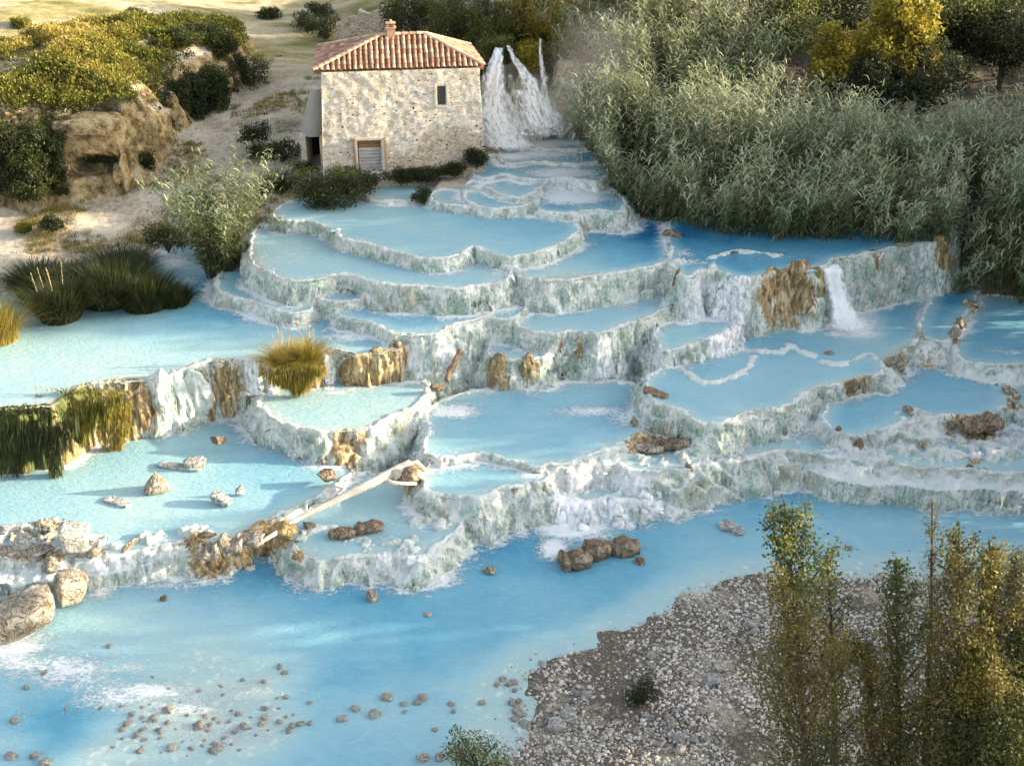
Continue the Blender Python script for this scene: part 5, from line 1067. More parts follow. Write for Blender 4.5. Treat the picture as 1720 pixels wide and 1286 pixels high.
# ------------------------------------------------------------------ plants of the left bank and terraces
def canes(u, v, z, rad, n, h, label, seed, out=.8, nl=14, name='cane_clump'):
    c = at(u, v, z); P = np.array([[rad*math.cos(a), rad*math.sin(a)] for a in np.linspace(0, 2*math.pi, 9)[:-1]]); e = empty(name, c, label, 'reed clump')
    mk_tri_safe('canes', reeds(P, n, h*.6, h, nl, base=-.2, seed=seed, out_lean=out, leafL=.5), 'reed', (0, 0, 0), e); return e
canes(374, 458, -3.0, .95, 330, 8.4, 'feathery clump of tall grey green canes at the water edge left of the pools', 61, out=.30, nl=17)
tuft(115, 500, -3.0, 1.6, 2.0, 2400, 'left part of the broad dark sedge bank in the left river', seed=1, cat='sedge', name='sedge_clump', W=.05)
tuft(185, 502, -3.0, 1.7, 2.3, 2800, 'tall middle part of the broad dark sedge bank with arching blades', seed=2, cat='sedge', name='sedge_clump', W=.05)
tuft(68, 490, -3.0, 1.3, 1.9, 1700, 'low sedge clump at the left rear of the sedge bank', seed=3, cat='sedge', name='sedge_clump', W=.05)
tuft(245, 510, -3.0, 1.4, 1.7, 2100, 'right part of the broad dark sedge bank close to the rapids', seed=4, cat='sedge', name='sedge_clump', W=.05)
tuft(293, 508, -3.05, .9, 1.1, 1200, 'low dark herb clump ending the sedge bank on the right', mat='ivy', seed=5, cat='sedge', name='sedge_clump', W=.05)
tuft(205, 470, -2.9, 1.6, 1.9, 2200, 'sedge clump at the rear of the sedge bank beside the sand', seed=6, cat='sedge', name='sedge_clump', W=.05)
tuft(103, 533, -3.08, 1.15, 2.2, 1900, 'rounded olive sedge tussock standing alone in the water in front of the sedge bank', seed=7, plumes=5, cat='sedge', name='sedge_clump', W=.05, soil=2)
tuft(-4, 570, -3.08, 1.1, 2.3, 1500, 'sunlit yellow green tussock with pink plumes at the left edge', mat='tuft', seed=8, plumes=9, soil=2)
tuft(478, 614, -3.05, .46, 1.35, 1300, 'golden grass tussock on the lip of the cliff, left crest of the twin tuft', mat='tuft', seed=9, plumes=6, lean=1.2)
tuft(518, 610, -3.05, .44, 1.5, 1200, 'golden grass tussock on the lip of the cliff, right crest of the twin tuft', mat='tuft', seed=10, plumes=6, lean=1.0)
def hanging(u, v, z, w_, drop, n, label, mat, seed, back=.3, L=.5):
    "mat of grass hanging down a rock face"
    c = at(u, v, z); r = np.random.default_rng(seed); e = empty('hanging_grass', c, label, 'hanging grass')
    x = np.clip(r.normal(size=n)*w_*.27, -w_*.62, w_*.62); t = r.random(n)**.8; zz = -t*drop*np.clip(1.05-.55*(abs(x)/(w_/2))**2, .15, 1)*(.74+.75*fbm2(x*1.9, 0*x, 3, seed+2))
    y = -.35-.55*np.sin(np.clip(t*1.6, 0, 1.57))+r.normal(size=n)*.10
    P = np.stack([x, y+.2*t, zz+.15], -1); out = np.stack([r.normal(size=n)*.22, -.45-.3*r.random(n), -.6-.8*t], -1)
    out[t < .12] = np.stack([r.normal(size=(t < .12).sum())*.5, r.normal(size=(t < .12).sum())*.4-.2, np.full((t < .12).sum(), .9)], -1)
    put('blades', leaf_arrays(P, unit(out), L*(.6+.6*r.random(n)), .035, np.clip(.5+.35*fbm2(x*1.5, zz*.8, 3, seed)+r.normal(size=n)*.16, 0, 1), .25), mat, (0, 0, 0), e); return e
hanging(45, 690, -3.1, 3.6, 3.1, 5200, 'dark green grass hanging over the cliff at the left edge', 'sedge', 71, L=.6)
hanging(140, 655, -3.1, 2.9, 1.7, 3600, 'bright green moss and grass draped over the cliff beside the dark hanging grass', 'scrub', 72, L=.4)
hanging(190, 660, -3.4, 1.5, 2.8, 1500, 'thin ochre grass trailing down the cliff right of the green moss', 'tuft', 73, L=.35)
hanging(497, 606, -3.15, 2.3, 1.15, 2600, 'golden dead grass hanging below the twin tuft on the cliff', 'tuft', 74, L=.4)
bush(283, 420, -2.6, 2.6, 1.6, 'dark bush with bare twigs between the sand and the cane clump', 'dark', 60, .14, .05, 81, dy=.7)
bush(472, 326, -.9, 2.8, 1.2, 'low dark shrub left of the larger dark shrub in front of the mill', 'ivy', 55, .13, .06, 82, dy=.6)
bush(556, 350, -1.0, 4.3, 2.2, 'large dark shrub at the water edge below the mill door', 'ivy', 110, .13, .06, 83, dy=.55)
bush(596, 328, -.8, 2.4, 1.3, 'dark green shrub directly under the mill doorway', 'dark', 70, .13, .06, 84, dy=.6)
bush(515, 300, -.5, 1.2, .9, 'small green shrub at the foot of the grey lean-to', 'ivy', 35, .12, .06, 85)
bush(711, 342, -.85, 1.0, .75, 'small dark tussock standing alone at the rim of the upper pool', 'ivy', 30, .1, .05, 86, cat='tussock')
for i, (u, v, w_, h_, l) in enumerate([(672,298,1.8,.8,'dark growth along the foot of the mill wall, right of the doorway'),(715,296,1.5,.75,'dark growth along the foot of the mill wall, below the barred window'),(762,284,1.5,.6,'dark growth along the foot of the mill wall near its right end'),(800,270,1.3,.9,'dark growth at the right corner of the mill beside the falls')]):
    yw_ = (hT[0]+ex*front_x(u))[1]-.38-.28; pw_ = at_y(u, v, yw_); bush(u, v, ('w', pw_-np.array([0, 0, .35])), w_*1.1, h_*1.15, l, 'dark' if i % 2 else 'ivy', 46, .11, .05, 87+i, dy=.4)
for i, (u, v, z, w_, h_, l, mt) in enumerate([
    (425,240,.1,2.2,1.1,'dark bush on the sandy slope left of the lean-to, upper one','dark'),(472,268,-.1,2.3,1.1,'dark bush on the sandy slope left of the lean-to, lower one','ivy'),(435,265,-.3,1.4,.7,'small bush between the two dark bushes on the sandy slope','ivy'),
    (425,150,1.0,2.4,1.7,'rounded dark bush standing at the right foot of the hill','dark'),(395,130,1.6,1.8,1.5,'dark bush beside the rounded one at the foot of the hill','dark'),
    (470,112,1.6,1.2,.7,'little dark shrub on the sandy track above the mill','ivy'),(452,35,2.8,1.8,.9,'small olive bush beside the track at the top','ivy'),
    (515,50,2.8,2.2,1.4,'dark bush beside the ruin, upper left of the mill roof','dark'),(548,62,2.8,2.6,1.7,'large dark bush in front of the ruined wall','ivy'),(540,28,3.2,2.0,1.0,'dark ivy bush on top of the ruined wall','dark'),
    (228,35,4.2,1.8,.8,'small dark bush on the far crest of the hill','ivy'),(90,385,-1.9,1.2,.6,'small grey shrub growing on the sand','dark'),(35,45,4.2,1.6,.5,'low bush at the meadow edge on the far left','scrub'),
    (40,388,-2.0,.8,.4,'tiny dry shrub left of the grey one on the sand','scrub'),(250,292,-.7,.7,1.6,'narrow ivy strip climbing the right foot of the cave rock','ivy')]):
    bush(u, v, z, w_, h_, l, mt, 45, .13, .06, 101+i, dy=.8, per=60)
# ivy hanging on the flank of the hill and beside the falls
for i, (u, v, z, w_, h_, l, mt) in enumerate([
    (790,128,3.0,1.6,2.4,'dark growth on the rock between the mill roof and the left stream','ivy'),(938,120,3.4,1.0,3.0,'ochre brown creepers hanging right of the thin stream','willow'),(975,160,2.2,1.8,3.4,'green creepers between the right stream and the canes','willow'),(890,92,4.4,1.2,1.3,'golden creepers over the lip between the middle and right streams','gold'),(832,78,4.9,1.6,1.2,'small green creeper at the top of the left stream','willow'),(862,66,5.0,1.4,1.0,'small dark creeper at the top of the middle stream','ivy'),(912,58,5.0,1.6,1.2,'golden creeper at the top of the thin right stream','gold'),
    (25,268,1.2,3.4,3.6,'dark ivy mass hanging down the left of the cave cliff','ivy'),(75,262,1.0,2.2,3.4,'ivy curtain between the dark ivy mass and the cave','ivy'),(-20,240,1.4,3,3.2,'ivy at the far left edge under the hill crest','dark'),
    (262,205,1.0,1.6,3.2,'ivy curtain right of the cave rock, hanging to the sand','dark'),(290,175,1.4,1.8,3.0,'dark ivy curtain on the hill flank, second from the cave','ivy'),(322,160,1.6,2.0,2.6,'dark ivy on the hill flank in its middle','dark'),(352,145,1.8,2.0,2.4,'dark ivy on the hill flank near the track','ivy'),(380,122,2.0,2.0,2.0,'dark brambles at the right end of the hill flank','dark')]):
    c = at(u, v, z); r = np.random.default_rng(500+i); e = empty('hanging_ivy', c, l, 'ivy')
    n = 130; P = np.stack([(r.random(n)-.5)*w_, r.normal(size=n)*.5-.3, (r.random(n)-.5)*h_], -1); P[:, 1] += P[:, 2]*.28
    put('foliage', leaf_clumps(P, .42, 80, .14, .09, r, bend=.4, upbias=-.2), mt, (0, 0, 0), e)
for i, (u, v, z, w_, h_, l) in enumerate([(300,80,4.4,3.4,1.0,'dark scrub on the crest, middle of the shaded hill top'),(350,70,4.2,3.2,1.2,'dark scrub on the crest towards the track'),(262,62,4.4,2.6,.9,'dark scrub on the crest beside the yellow brambles'),(310,50,4.2,3.0,.9,'dark scrub on the far side of the hill crest'),(375,92,3.6,2.2,1.2,'dark scrub at the right shoulder of the hill')]):
    b0_ = at(u, v, z); bush(u, v, z-.35, w_, h_, l, 'ivy', 80, .13, .07, 131+i, dy=.9)
print('plants', round(time.time()-T0, 1))


# ------------------------------------------------------------------ rocks
def ico(sub):
    bm = bmesh.new(); bmesh.ops.create_icosphere(bm, subdivisions=sub, radius=1.0)
    V = np.array([v.co[:] for v in bm.verts]); F = np.array([[v.index for v in f.verts] for f in bm.faces]); bm.free(); return V, F
ICO1, ICO2, ICO4 = ico(1), ico(2), ico(4)
def rock_shape(seed, cuts=8, rough=.16, base=ICO4, cutd=.62, form=None):
    V, F = base; r = np.random.default_rng(seed); V = V.copy()*1.15
    if form == 'box': V = np.sign(V)*np.abs(V/1.15)**.38*.92; V[:, 0] *= 1+.14*V[:, 2]; V[:, 1] *= 1-.12*V[:, 0]; cutd = 1.05
    if form == 'pyr': q = np.clip((V[:, 2]+1)/2, 0, 1); V[:, :2] = np.sign(V[:, :2])*np.abs(V[:, :2]/1.15)**.6*(1.25-1.15*q)[:, None]; cutd = 1.3
    if form == 'ridge': V = np.sign(V)*np.abs(V/1.15)**.7*1.0; V[:, 2] *= .75+.45*vn2(V[:, 0]*3.1+seed, V[:, 0]*0, seed); V[:, 1] *= 1+.3*vn2(V[:, 0]*4+seed, V[:, 2]*1.5, seed+1); cutd = 1.1
    for i in range(cuts):
        n = unit(r.normal(size=3)); d = cutd+.25*r.random(); s = V@n; V = V-np.clip(s-d, 0, None)[:, None]*n*.985
    nrm = unit(V); V = V*(1+rough*1.3*fbm3(V[:, 0]*1.6+seed, V[:, 1]*1.6, V[:, 2]*1.6, 4, seed)[:, None])+nrm*(fbm3(V[:, 0]*5, V[:, 1]*5, V[:, 2]*5, 3, seed)*.09)[:, None]
    return V, F
def rock(u, v, z, sx, sy, sz, label, mat='rock', seed=0, rot=0, tilt=0, cuts=14, rough=.13, name='boulder', cat='rock', lift=.25, cutd=.62, group=None, wet=False, form=None):
    V, F = rock_shape(seed, cuts, rough, cutd=cutd, form=form); V = V*np.array([sx, sy, sz])/2
    Rm = np.array(Matrix.Rotation(rot, 3, 'Z') @ Matrix.Rotation(tilt, 3, 'Y')); V = V@Rm.T
    c = at(u, v, z+sz*lift); nv_ = len(V); o = mk(name, V, F, M['travertine' if wet else mat], dict(ochre=np.full(nv_, .42), flow=np.full(nv_, .22), moss=np.full(nv_, .36), steep=np.full(nv_, .9), lip=np.zeros(nv_)) if wet else None, parent=None, smooth=wet); o.location = tuple(c); return tag(o, label, cat, group)
ZL = -6.2
rock(125, 902, ZL+.2, 1.15, 1.0, 1.1, 'big white block-shaped boulder on the rim of the lower left pool', 'whiterock', 201, .2, .1, 9, .06, cutd=.55, form='box')
rock(118, 985, -6.95, 1.1, 1.1, 1.3, 'brown cracked boulder standing in the white cascade below the white block', 'rock', 202, .5, .2, 9, .12, form='box')
rock(32, 1032, -7.0, 2.6, 1.5, 1.3, 'long slanted pale slab of rock at the left edge with a brown underside', 'rock', 203, .45, -.25, 10, .08, cutd=.5, form='box')
rock(38, 905, ZL, .9, .7, .8, 'white pointed rock left of the white block boulder', 'whiterock', 204, .2, .1, 7, form='pyr')
rock(75, 882, ZL, .7, .6, .5, 'small brown rock behind the white block boulder', 'rock', 205)
rock(10, 888, ZL, .9, .6, .35, 'flat grey stone at the far left in the shallow pool', 'slab', 206)
rock(20, 925, ZL-.1, 1.2, .8, .5, 'rough low rock heap at the left edge below the pointed white rock', 'rock', 207)
rock(62, 925, ZL-.1, 1.1, .8, .5, 'crumbled rock between the pointed white rock and the white block', 'rock', 208)
rock(85, 950, -6.5, .8, .7, .6, 'small rock wedged above the brown cracked boulder', 'rock', 209)
rock(160, 932, -6.4, 1.0, .5, .5, 'tilted wedge of rock on the rim right of the white block', 'rock', 210, .5, .35)
rock(215, 918, -6.2, .9, .28, .3, 'thin splinter of rock leaning out of the pool rim', 'rock', 211, .6, -.5)
rock(262, 808, ZL, 1.05, .8, .85, 'pyramid-shaped rock standing in the grey pool under the cliff', 'rock', 212, .3, 0, 5, .08, cutd=.42, form='pyr')
rock(303, 784, ZL-.02, 2.0, .45, .16, 'long white slab lying flat in the grey pool under the cliff', 'whiterock', 213, -.22, 0, 8, .05, form='box')
rock(328, 776, ZL, .95, .65, .35, 'grey flat-topped rock next to the long white slab', 'slab', 214, .1, 0, 8, .08, form='box')
rock(198, 843, ZL-.02, 1.25, .5, .14, 'thin pale slab just awash in the grey pool, nearest the hanging grass', 'slab', 215, -.45, 0, 8, .05, form='box')
rock(372, 838, ZL, .95, .5, .34, 'pointed slab tip standing out of the middle of the grey pool', 'slab', 216, -.4, .3, 8, .05, form='box')
rock(404, 820, ZL, .4, .25, .5, 'small upright shard right of the pointed slab tip', 'slab', 217, .3, .3, 6, .05, form='pyr')
rock(368, 740, ZL+.2, .8, .5, .4, 'dark stone at the foot of the small fall', 'brownrock', 222)
# white and ochre tufa columns standing out of the left cliff
k = 0
for u, v, w_, h_, mt, l in [(268,668,.85,2.2,'whiterock','white tufa curtain on the cliff, leftmost of the white columns'),(300,690,1.0,3.0,'whiterock','tall white tufa column in the middle of the cliff'),(326,668,1.3,2.0,'whiterock','broad bulging white tufa column right of the tall one'),(345,680,.7,2.8,'ochrerock','ochre tufa pillar edging the white columns on the right'),(378,648,1.25,2.4,'brownrock','brown tufa block between two small falls at the end of the cliff'),(385,690,.8,1.8,'brownrock','tapering brown tufa foot under the brown block'),
                          (232,700,1.1,3.0,'ochrerock','ochre tufa pillar left of the white curtain'),]:
    k += 1; zc = -3.15-h_/2-(max(0, v-640)-0)*.010; c = at(u, v, -4.4)
    # put on the cliff: solve the plan position where the face passes under this pixel
    best = None
    for zt in np.linspace(-3.2, -6.2, 25):
        p = at(u, v, zt); s = float(surf(np.array([p[0]]), np.array([p[1]]))[0])
        if s >= zt: best = p; break
    if best is None: best = c
    V, F = rock_shape(240+k, 3, .22, cutd=.8); V = V*np.array([w_, .75, h_])/2
    V[:, 0] *= 1+.18*fbm2(V[:, 2]*1.2, V[:, 0]*0+k, 2, k); V[:, 1] -= .05*np.sin(V[:, 0]*14)*np.clip(1-abs(V[:, 2])/h_, 0, 1)
    V = V*np.array([1, .8, 1]); V[:, 1] -= .10*vn3(V[:, 0]*5, V[:, 1]*5, V[:, 2]*2.2, k)+.05*vn3(V[:, 0]*12, V[:, 1]*9, V[:, 2]*5, k); nv_ = len(V)
    o = mk('tufa_column', V, F, M['travertine'], dict(ochre=np.full(nv_, {'whiterock': .30, 'ochrerock': .85, 'brownrock': .95, 'rock': .5}[mt]), flow=np.full(nv_, .05), moss=np.zeros(nv_), steep=np.full(nv_, .35), lip=np.zeros(nv_))); o.location = (best[0]-.02, best[1]+.26, best[2]); tag(o, l, 'tufa column')
k = 0
for u, v, w_, h_, mt, l in [(500,640,1.9,1.4,'ochrerock','golden tufa block below the twin grass tuft'),(590,632,1.0,1.5,'brownrock','olive brown tufa bulge left in the ochre wall beside the twin tuft'),(632,618,1.1,1.5,'ochrerock','yellow fluted tufa wall in the middle of the ochre wall'),(668,608,1.0,1.3,'ochrerock','yellow green tufa end of the ochre wall'),
                          (838,638,.95,1.9,'brownrock','dark brown tufa block, left of the pair under the middle fall'),(888,632,1.0,1.6,'brownrock','dark brown tufa block, right of the pair under the middle fall'),(972,615,.75,2.6,'ochrerock','ochre streaked tufa pillar right of the dark pair'),
                          (1303,500,1.4,2.7,'brownrock','left half of the tall brown rock wall beside the big fall'),(1342,492,1.5,2.7,'brownrock','right half of the tall brown rock wall beside the big fall'),(1290,525,.8,1.4,'rock','pinkish rock at the foot of the tall brown wall'),(1372,492,.8,2.2,'brownrock','dark mossy edge of the tall brown wall next to the big fall'),(1578,435,.9,2.2,'brownrock','brown rock pillar at the right end of the upper wall'),(1470,440,.7,1.0,'brownrock','brown rock showing through the green upper wall')]:
    k += 1; best = None
    for zt in np.linspace(-1.2, -6.4, 60):
        p = at(u, v, zt); s = float(surf(np.array([p[0]]), np.array([p[1]]))[0])
        if s >= zt: best = p; break
    if best is None: continue
    V, F = rock_shape(270+k, 4, .24, cutd=.72); V = V*np.array([w_, .8, h_])/2
    V[:, 1] -= .06*np.sin(V[:, 0]*16+2*fbm2(V[:, 0]*3, V[:, 2], 2, k))*np.clip(1.1-abs(V[:, 2])/h_, 0, 1)
    V[:, 1] -= .10*vn3(V[:, 0]*5, V[:, 1]*5, V[:, 2]*2.2, k)+.05*vn3(V[:, 0]*12, V[:, 1]*9, V[:, 2]*5, k); nv_ = len(V)
    o = mk('tufa_block', V, F, M['travertine'], dict(ochre=np.full(nv_, {'whiterock': .12, 'ochrerock': .8, 'brownrock': 1.0, 'rock': .5}[mt]), flow=np.zeros(nv_), moss=np.full(nv_, .40 if mt == 'brownrock' else .22), steep=np.full(nv_, .5), lip=np.zeros(nv_))); o.location = (best[0], best[1]+.40, best[2]); tag(o, l, 'tufa block')
# free rocks in the river and on the lower rims
rock(965, 940, ZR, 1.3, 1.0, .9, 'left end of the brown boulder row in the river below the white splash', 'brownrock', 301, .2, form='ridge')
rock(1003, 922, ZR, 1.2, 1.0, 1.0, 'middle boulder of the brown row in the river', 'brownrock', 302, .7, form='ridge')
rock(1048, 918, ZR, 1.3, .9, .9, 'right rounded boulder of the brown row in the river', 'brownrock', 303, .1, form='ridge')
rock(1075, 942, ZR, .45, .4, .4, 'small brown stone beside the right end of the boulder row', 'brownrock', 304)
rock(824, 957, ZR, .65, .5, .3, 'small pale rock alone in the deep blue river', 'rock', 305)
rock(626, 1000, ZR, .45, .45, .55, 'small upright cream rock alone in the river on the left', 'rock', 306)
rock(718, 1030, ZR, .3, .3, .12, 'barely emerging white stone in the middle of the river', 'whiterock', 307)
rock(1222, 882, ZR, .7, .6, .4, 'larger of the two pale rocks near the bank in the river', 'whiterock', 308, form='ridge')
rock(1240, 892, ZR, .45, .4, .3, 'smaller of the two pale rocks near the bank in the river', 'whiterock', 309, form='ridge')
rock(1425, 920, ZR, .4, .3, .15, 'tiny brown stone in the river behind the poplars', 'rock', 310)
rock(275, 1005, ZR, .28, .25, .3, 'small dark stone in the river under the left rim', 'brownrock', 311)
rock(575, 895, -6.4, 1.1, .6, .5, 'brown rock ridge in the small pool, left half', 'brownrock', 312, .1, form='ridge')
rock(620, 885, -6.4, 1.2, .6, .55, 'brown rock ridge in the small pool, right half', 'brownrock', 313, .25, form='ridge')
rock(518, 882, -6.4, .5, .4, .35, 'small rock left of the brown ridge in the small pool', 'brownrock', 314)
rock(692, 800, -5.75, 1.1, .8, .8, 'brown rock block under the root end of the long log', 'brownrock', 315)
rock(552, 797, -6.1, .9, .6, .5, 'dark hollow rock at the foot of the round basin', 'brownrock', 316)
rock(350, 925, -6.2, .9, .7, .9, 'cream rock on the left rim beside the thin end of the log', 'rock', 317, form='ridge')
rock(385, 915, -6.15, 1.0, .8, .8, 'cream and brown rock on the rim left of the log tip', 'rock', 318, form='ridge')
rock(420, 905, -6.2, 1.1, .8, .8, 'ochre spotted rock on the rim under the log tip', 'rock', 319, form='ridge')
rock(470, 890, -6.2, 1.3, .7, .7, 'ochre rock on the rim carrying the thin end of the log', 'ochrerock', 320, form='ridge')
rock(345, 898, -6.15, .8, .35, .25, 'flat dark rock lying at the edge of the grey pool', 'brownrock', 321)
rock(1130, 745, -5.75, 1.5, .8, .7, 'brown grooved rock in the middle rapids', 'brownrock', 322, .1, form='ridge')
rock(1090, 752, -5.8, 1.3, .6, .5, 'tan rock left of the grooved one in the middle rapids', 'rock', 323, form='ridge')
rock(1065, 710, -5.5, .45, .35, .6, 'small upright stone in the rapids near the small stump', 'rock', 324)
rock(1155, 790, -6.3, .4, .35, .9, 'narrow dark rock in the lower rapids', 'brownrock', 325)
rock(1182, 725, -5.2, .4, .35, .8, 'dark knob on the rim right of the grooved rock', 'brownrock', 326)
rock(1650, 712, -5.35, 1.9, .9, .9, 'curved brown fluted rock on the right side rim', 'brownrock', 327, .25, form='ridge')
rock(1598, 716, -5.5, .45, .4, .5, 'dark small rock left of the curved fluted one', 'brownrock', 328)
rock(1526, 690, -5.05, .35, .9, .45, 'narrow tan rock rib between two right side pools', 'rock', 329, .4)
rock(1442, 748, -5.7, .45, .35, .8, 'dark knob at the end of the right side cascade', 'brownrock', 330)
rock(1408, 722, -5.2, .3, .3, .35, 'little brown stone on the rim above the right cascade', 'brownrock', 331)
rock(1605, 560, -4.25, .6, .8, .5, 'pale rock on the narrow rim between the right pockets', 'rock', 332)
rock(1612, 540, -4.2, .55, .7, .6, 'taller pale rock on the narrow rim between the right pockets', 'rock', 333)
rock(1632, 510, -4.2, .8, .7, .4, 'flat tan rock where the rim meets the cane thicket', 'rock', 334)
rock(1505, 608, -4.5, 1.3, .6, .6, 'cream fluted rock at the outlet of the big right pool', 'rock', 335, .3, form='ridge')
rock(1432, 648, -4.55, .9, .4, .6, 'brown fluted rock set into the rim of the big right pool', 'brownrock', 336, .15, form='ridge')
rock(1700, 660, -5.0, .35, 1.2, .4, 'long tan rock rib at the right edge', 'rock', 337, .5)
rock(1392, 592, -4.33, .5, .3, .2, 'tiny rock breaking the surface under the big fall', 'rock', 338)
rock(1625, 792, -6.35, .9, .7, .8, 'brown rock in the lower foamy wall on the right', 'brownrock', 339)
rock(1702, 803, -6.6, .9, .7, .9, 'brown rock at the right edge of the lower foamy wall', 'brownrock', 340)
rock(1595, 818, ZR, .5, .3, .3, 'small brown stone at the foot of the foamy wall', 'brownrock', 341)
rock(1125, 392, -1.35, 1.0, .7, .35, 'dark driftwood-like rock in the deep blue upper channel', 'brownrock', 342)
rock(1232, 424, -1.4, 1.2, .35, .18, 'thin dark rock ledge awash in the upper channel', 'brownrock', 343, .1)
rock(1135, 466, -1.9, .22, .3, 1.2, 'narrow brown rock splinter in the face beside the upper channel', 'brownrock', 344, 0, .3)
rock(735, 650, -4.6, .6, .5, .4, 'brown rock at the foot of the leaning driftwood', 'brownrock', 345)
rock(1520, 410, -1.3, .8, .5, .25, 'flat rock on top of the upper wall near the thicket', 'rock', 346)
# stones: one small library of shapes, copied
LIB = []
for i in range(6):
    V, F = rock_shape(400+i, 6, .18, base=ICO2, cutd=.6)
    LIB.append((V, F))
def stone_proto(i, mat):
    V, F = LIB[i]; o = mk('stone', V*.5, F, M[mat], smooth=True); return o
M['pebble'] = mat_rock('pale_pebble', (.42, .37, .30), (.58, .54, .47), (.70, .67, .61), (.24, .19, .13), sc=1.6)
PR = [stone_proto(0, 'pebble'), stone_proto(1, 'whiterock'), stone_proto(2, 'pebble'), stone_proto(3, 'whiterock'), stone_proto(4, 'slab'), stone_proto(5, 'pebble')]; PRused = [False]*6
def stone(x, y, z, s, label, group, pick=None):
    i = rnd.randrange(6) if pick is None else pick
    if PRused[i]: o = PR[i].copy(); COL.objects.link(o)
    else: o = PR[i]; PRused[i] = True
    o.location = (x, y, z); o.scale = (s*rnd.uniform(.8, 1.3), s*rnd.uniform(.7, 1.1), s*rnd.uniform(.55, .9)); o.rotation_euler = (rnd.uniform(-.3, .3), rnd.uniform(-.3, .3), rnd.uniform(0, 6.28))
    return tag(o, label, 'stone', group)
r = np.random.default_rng(77)
# pale stones of the shallow bar in the lower left, out to the bank
SH = [(215,1215,.35),(230,1235,.3),(222,1200,.3),(240,1225,.28),(282,1192,.42),(337,1218,.42),(290,1255,.4),(258,1205,.3),(205,1225,.28),(235,1262,.3),(335,1160,.22),(408,1142,.2),(185,1085,.25),(75,1130,.28),(45,1155,.3),(25,1210,.34),(60,1270,.6),(75,1283,.5),(20,1270,.45),(368,1255,.5),(360,1262,.35),(410,1220,.35),(445,1205,.36),(440,1215,.3),(400,1200,.3),(470,1212,.28),(490,1220,.3),(505,1215,.32),(485,1228,.28),(520,1215,.25),(597,1190,.35),(650,1172,.4),(710,1172,.4),(700,1180,.3),(678,1182,.3),(630,1200,.5),(758,1182,.26),(762,1195,.22),(810,1180,.3),(730,1225,.26),(575,1208,.4),(712,1275,.5),(740,1272,.45),(845,1140,.3),(855,1150,.35),(862,1145,.3),(865,1160,.25),(835,1150,.22),(860,1180,.35),(868,1192,.4),(875,1200,.4),(865,1208,.3),(880,1215,.35),(872,1178,.3),(190,965,.3),(443,1145,.25),(470,1120,.3),(478,1130,.25),(445,1190,.3),(480,1170,.25),(330,1222,.3),(270,1228,.25),(395,1228,.3),(520,1180,.2)]
for u, v, s in SH:
    z = ZR
    if u < 225 and v < 1100: z = ZR
    c = at(u, v, z); stone(c[0], c[1], c[2]+.02, s*.85, 'pale rounded stone poking out of the milky shallows at the lower left', 'stones in the milky shallows')
for i in range(70):
    u = r.normal(350, 90); v = r.normal(1215, 38)
    if v < 1100: continue
    c = at(u, v, ZR); stone(c[0], c[1], c[2]-.02, r.uniform(.10, .22), 'pale rounded stone poking out of the milky shallows at the lower left', 'stones in the milky shallows')
cv = empty('cave', (CV[0], CV[1], CV[2]-.9), 'small dark cave with a rough arched mouth in the ochre cliff under the scrubby hill', 'cave')
V, F = rock_shape(520, 5, .2, cutd=.9, form='box'); V = V*np.array([2.1, 1.75, 1.45]); V[:, 2] += np.where(V[:, 2] < 0, .75*(1-(V[:, 0]/1.35)**2), 0); V[:, 1] -= .25*fbm3(V[:, 0]*1.6, V[:, 1], V[:, 2]*1.6, 3, 9)
V = V+np.array([0, 1.15, 2.15]); nv_ = len(V)
mk('roof_rock', V, F, M['ground'], dict(green=np.zeros(nv_), stony=np.zeros(nv_), meadow=np.zeros(nv_), cliff=np.ones(nv_)), parent=cv)
for sx in (-1, 1):
    V, F = rock_shape(521+sx, 8, .25, cutd=.8, form='ridge'); V = V*np.array([.42, .8, 1.0])+np.array([sx*1.5, .25, .35]); nv_ = len(V)
    mk('side_rock', V, F, M['ground'], dict(green=np.zeros(nv_), stony=np.zeros(nv_), meadow=np.zeros(nv_), cliff=np.ones(nv_)), parent=cv)
# larger single stones of the bank
BG = [(935,1215,.75,1,'tall white boulder on the gravel near its left end'),(955,1200,1.0,4,'grey weathered boulder beside the tall white one'),(985,1168,.4,1,'bright white stone above the grey weathered boulder'),(1095,1106,.5,1,'upright white stone on the dark soil of the bank'),(1213,1130,.8,0,'largest stone of the pale heap in the middle of the bank'),(1195,1152,.75,4,'blue grey stone below the pale heap'),(1140,1252,.6,4,'grey stone at the bottom middle of the bank'),(1142,1272,.6,0,'cream stone at the bottom edge of the bank'),(1128,1228,.5,4,'small grey stone above the bottom middle one'),(1265,1052,.6,1,'white stone near the foot of the tall poplar'),(1180,1010,.4,1,'white stone at the waterline below the tall poplar'),(1085,1212,.45,4,'dark grey stone below the round bush'),(1265,1065,.5,0,'cream stone near the foot of the tall poplar')]
for u, v, s, i, l in BG:
    x, y, z = gb(u, v, -7.0); s *= .75; stone(x, y, z+s*.12, s, l, 'large stones on the gravel bank', i)
for i in range(100):
    u = r.uniform(900, 1500); v = r.uniform(1010, 1286)
    x, y, z = gb(u, v, -7.0)
    if not inside(np.array([x]), np.array([y]), BANKP)[0]: continue
    s = r.uniform(.14, .30); stone(x, y, z+s*.1, s, 'fist to head sized pale stone lying among the gravel of the bank', 'stones among the gravel')
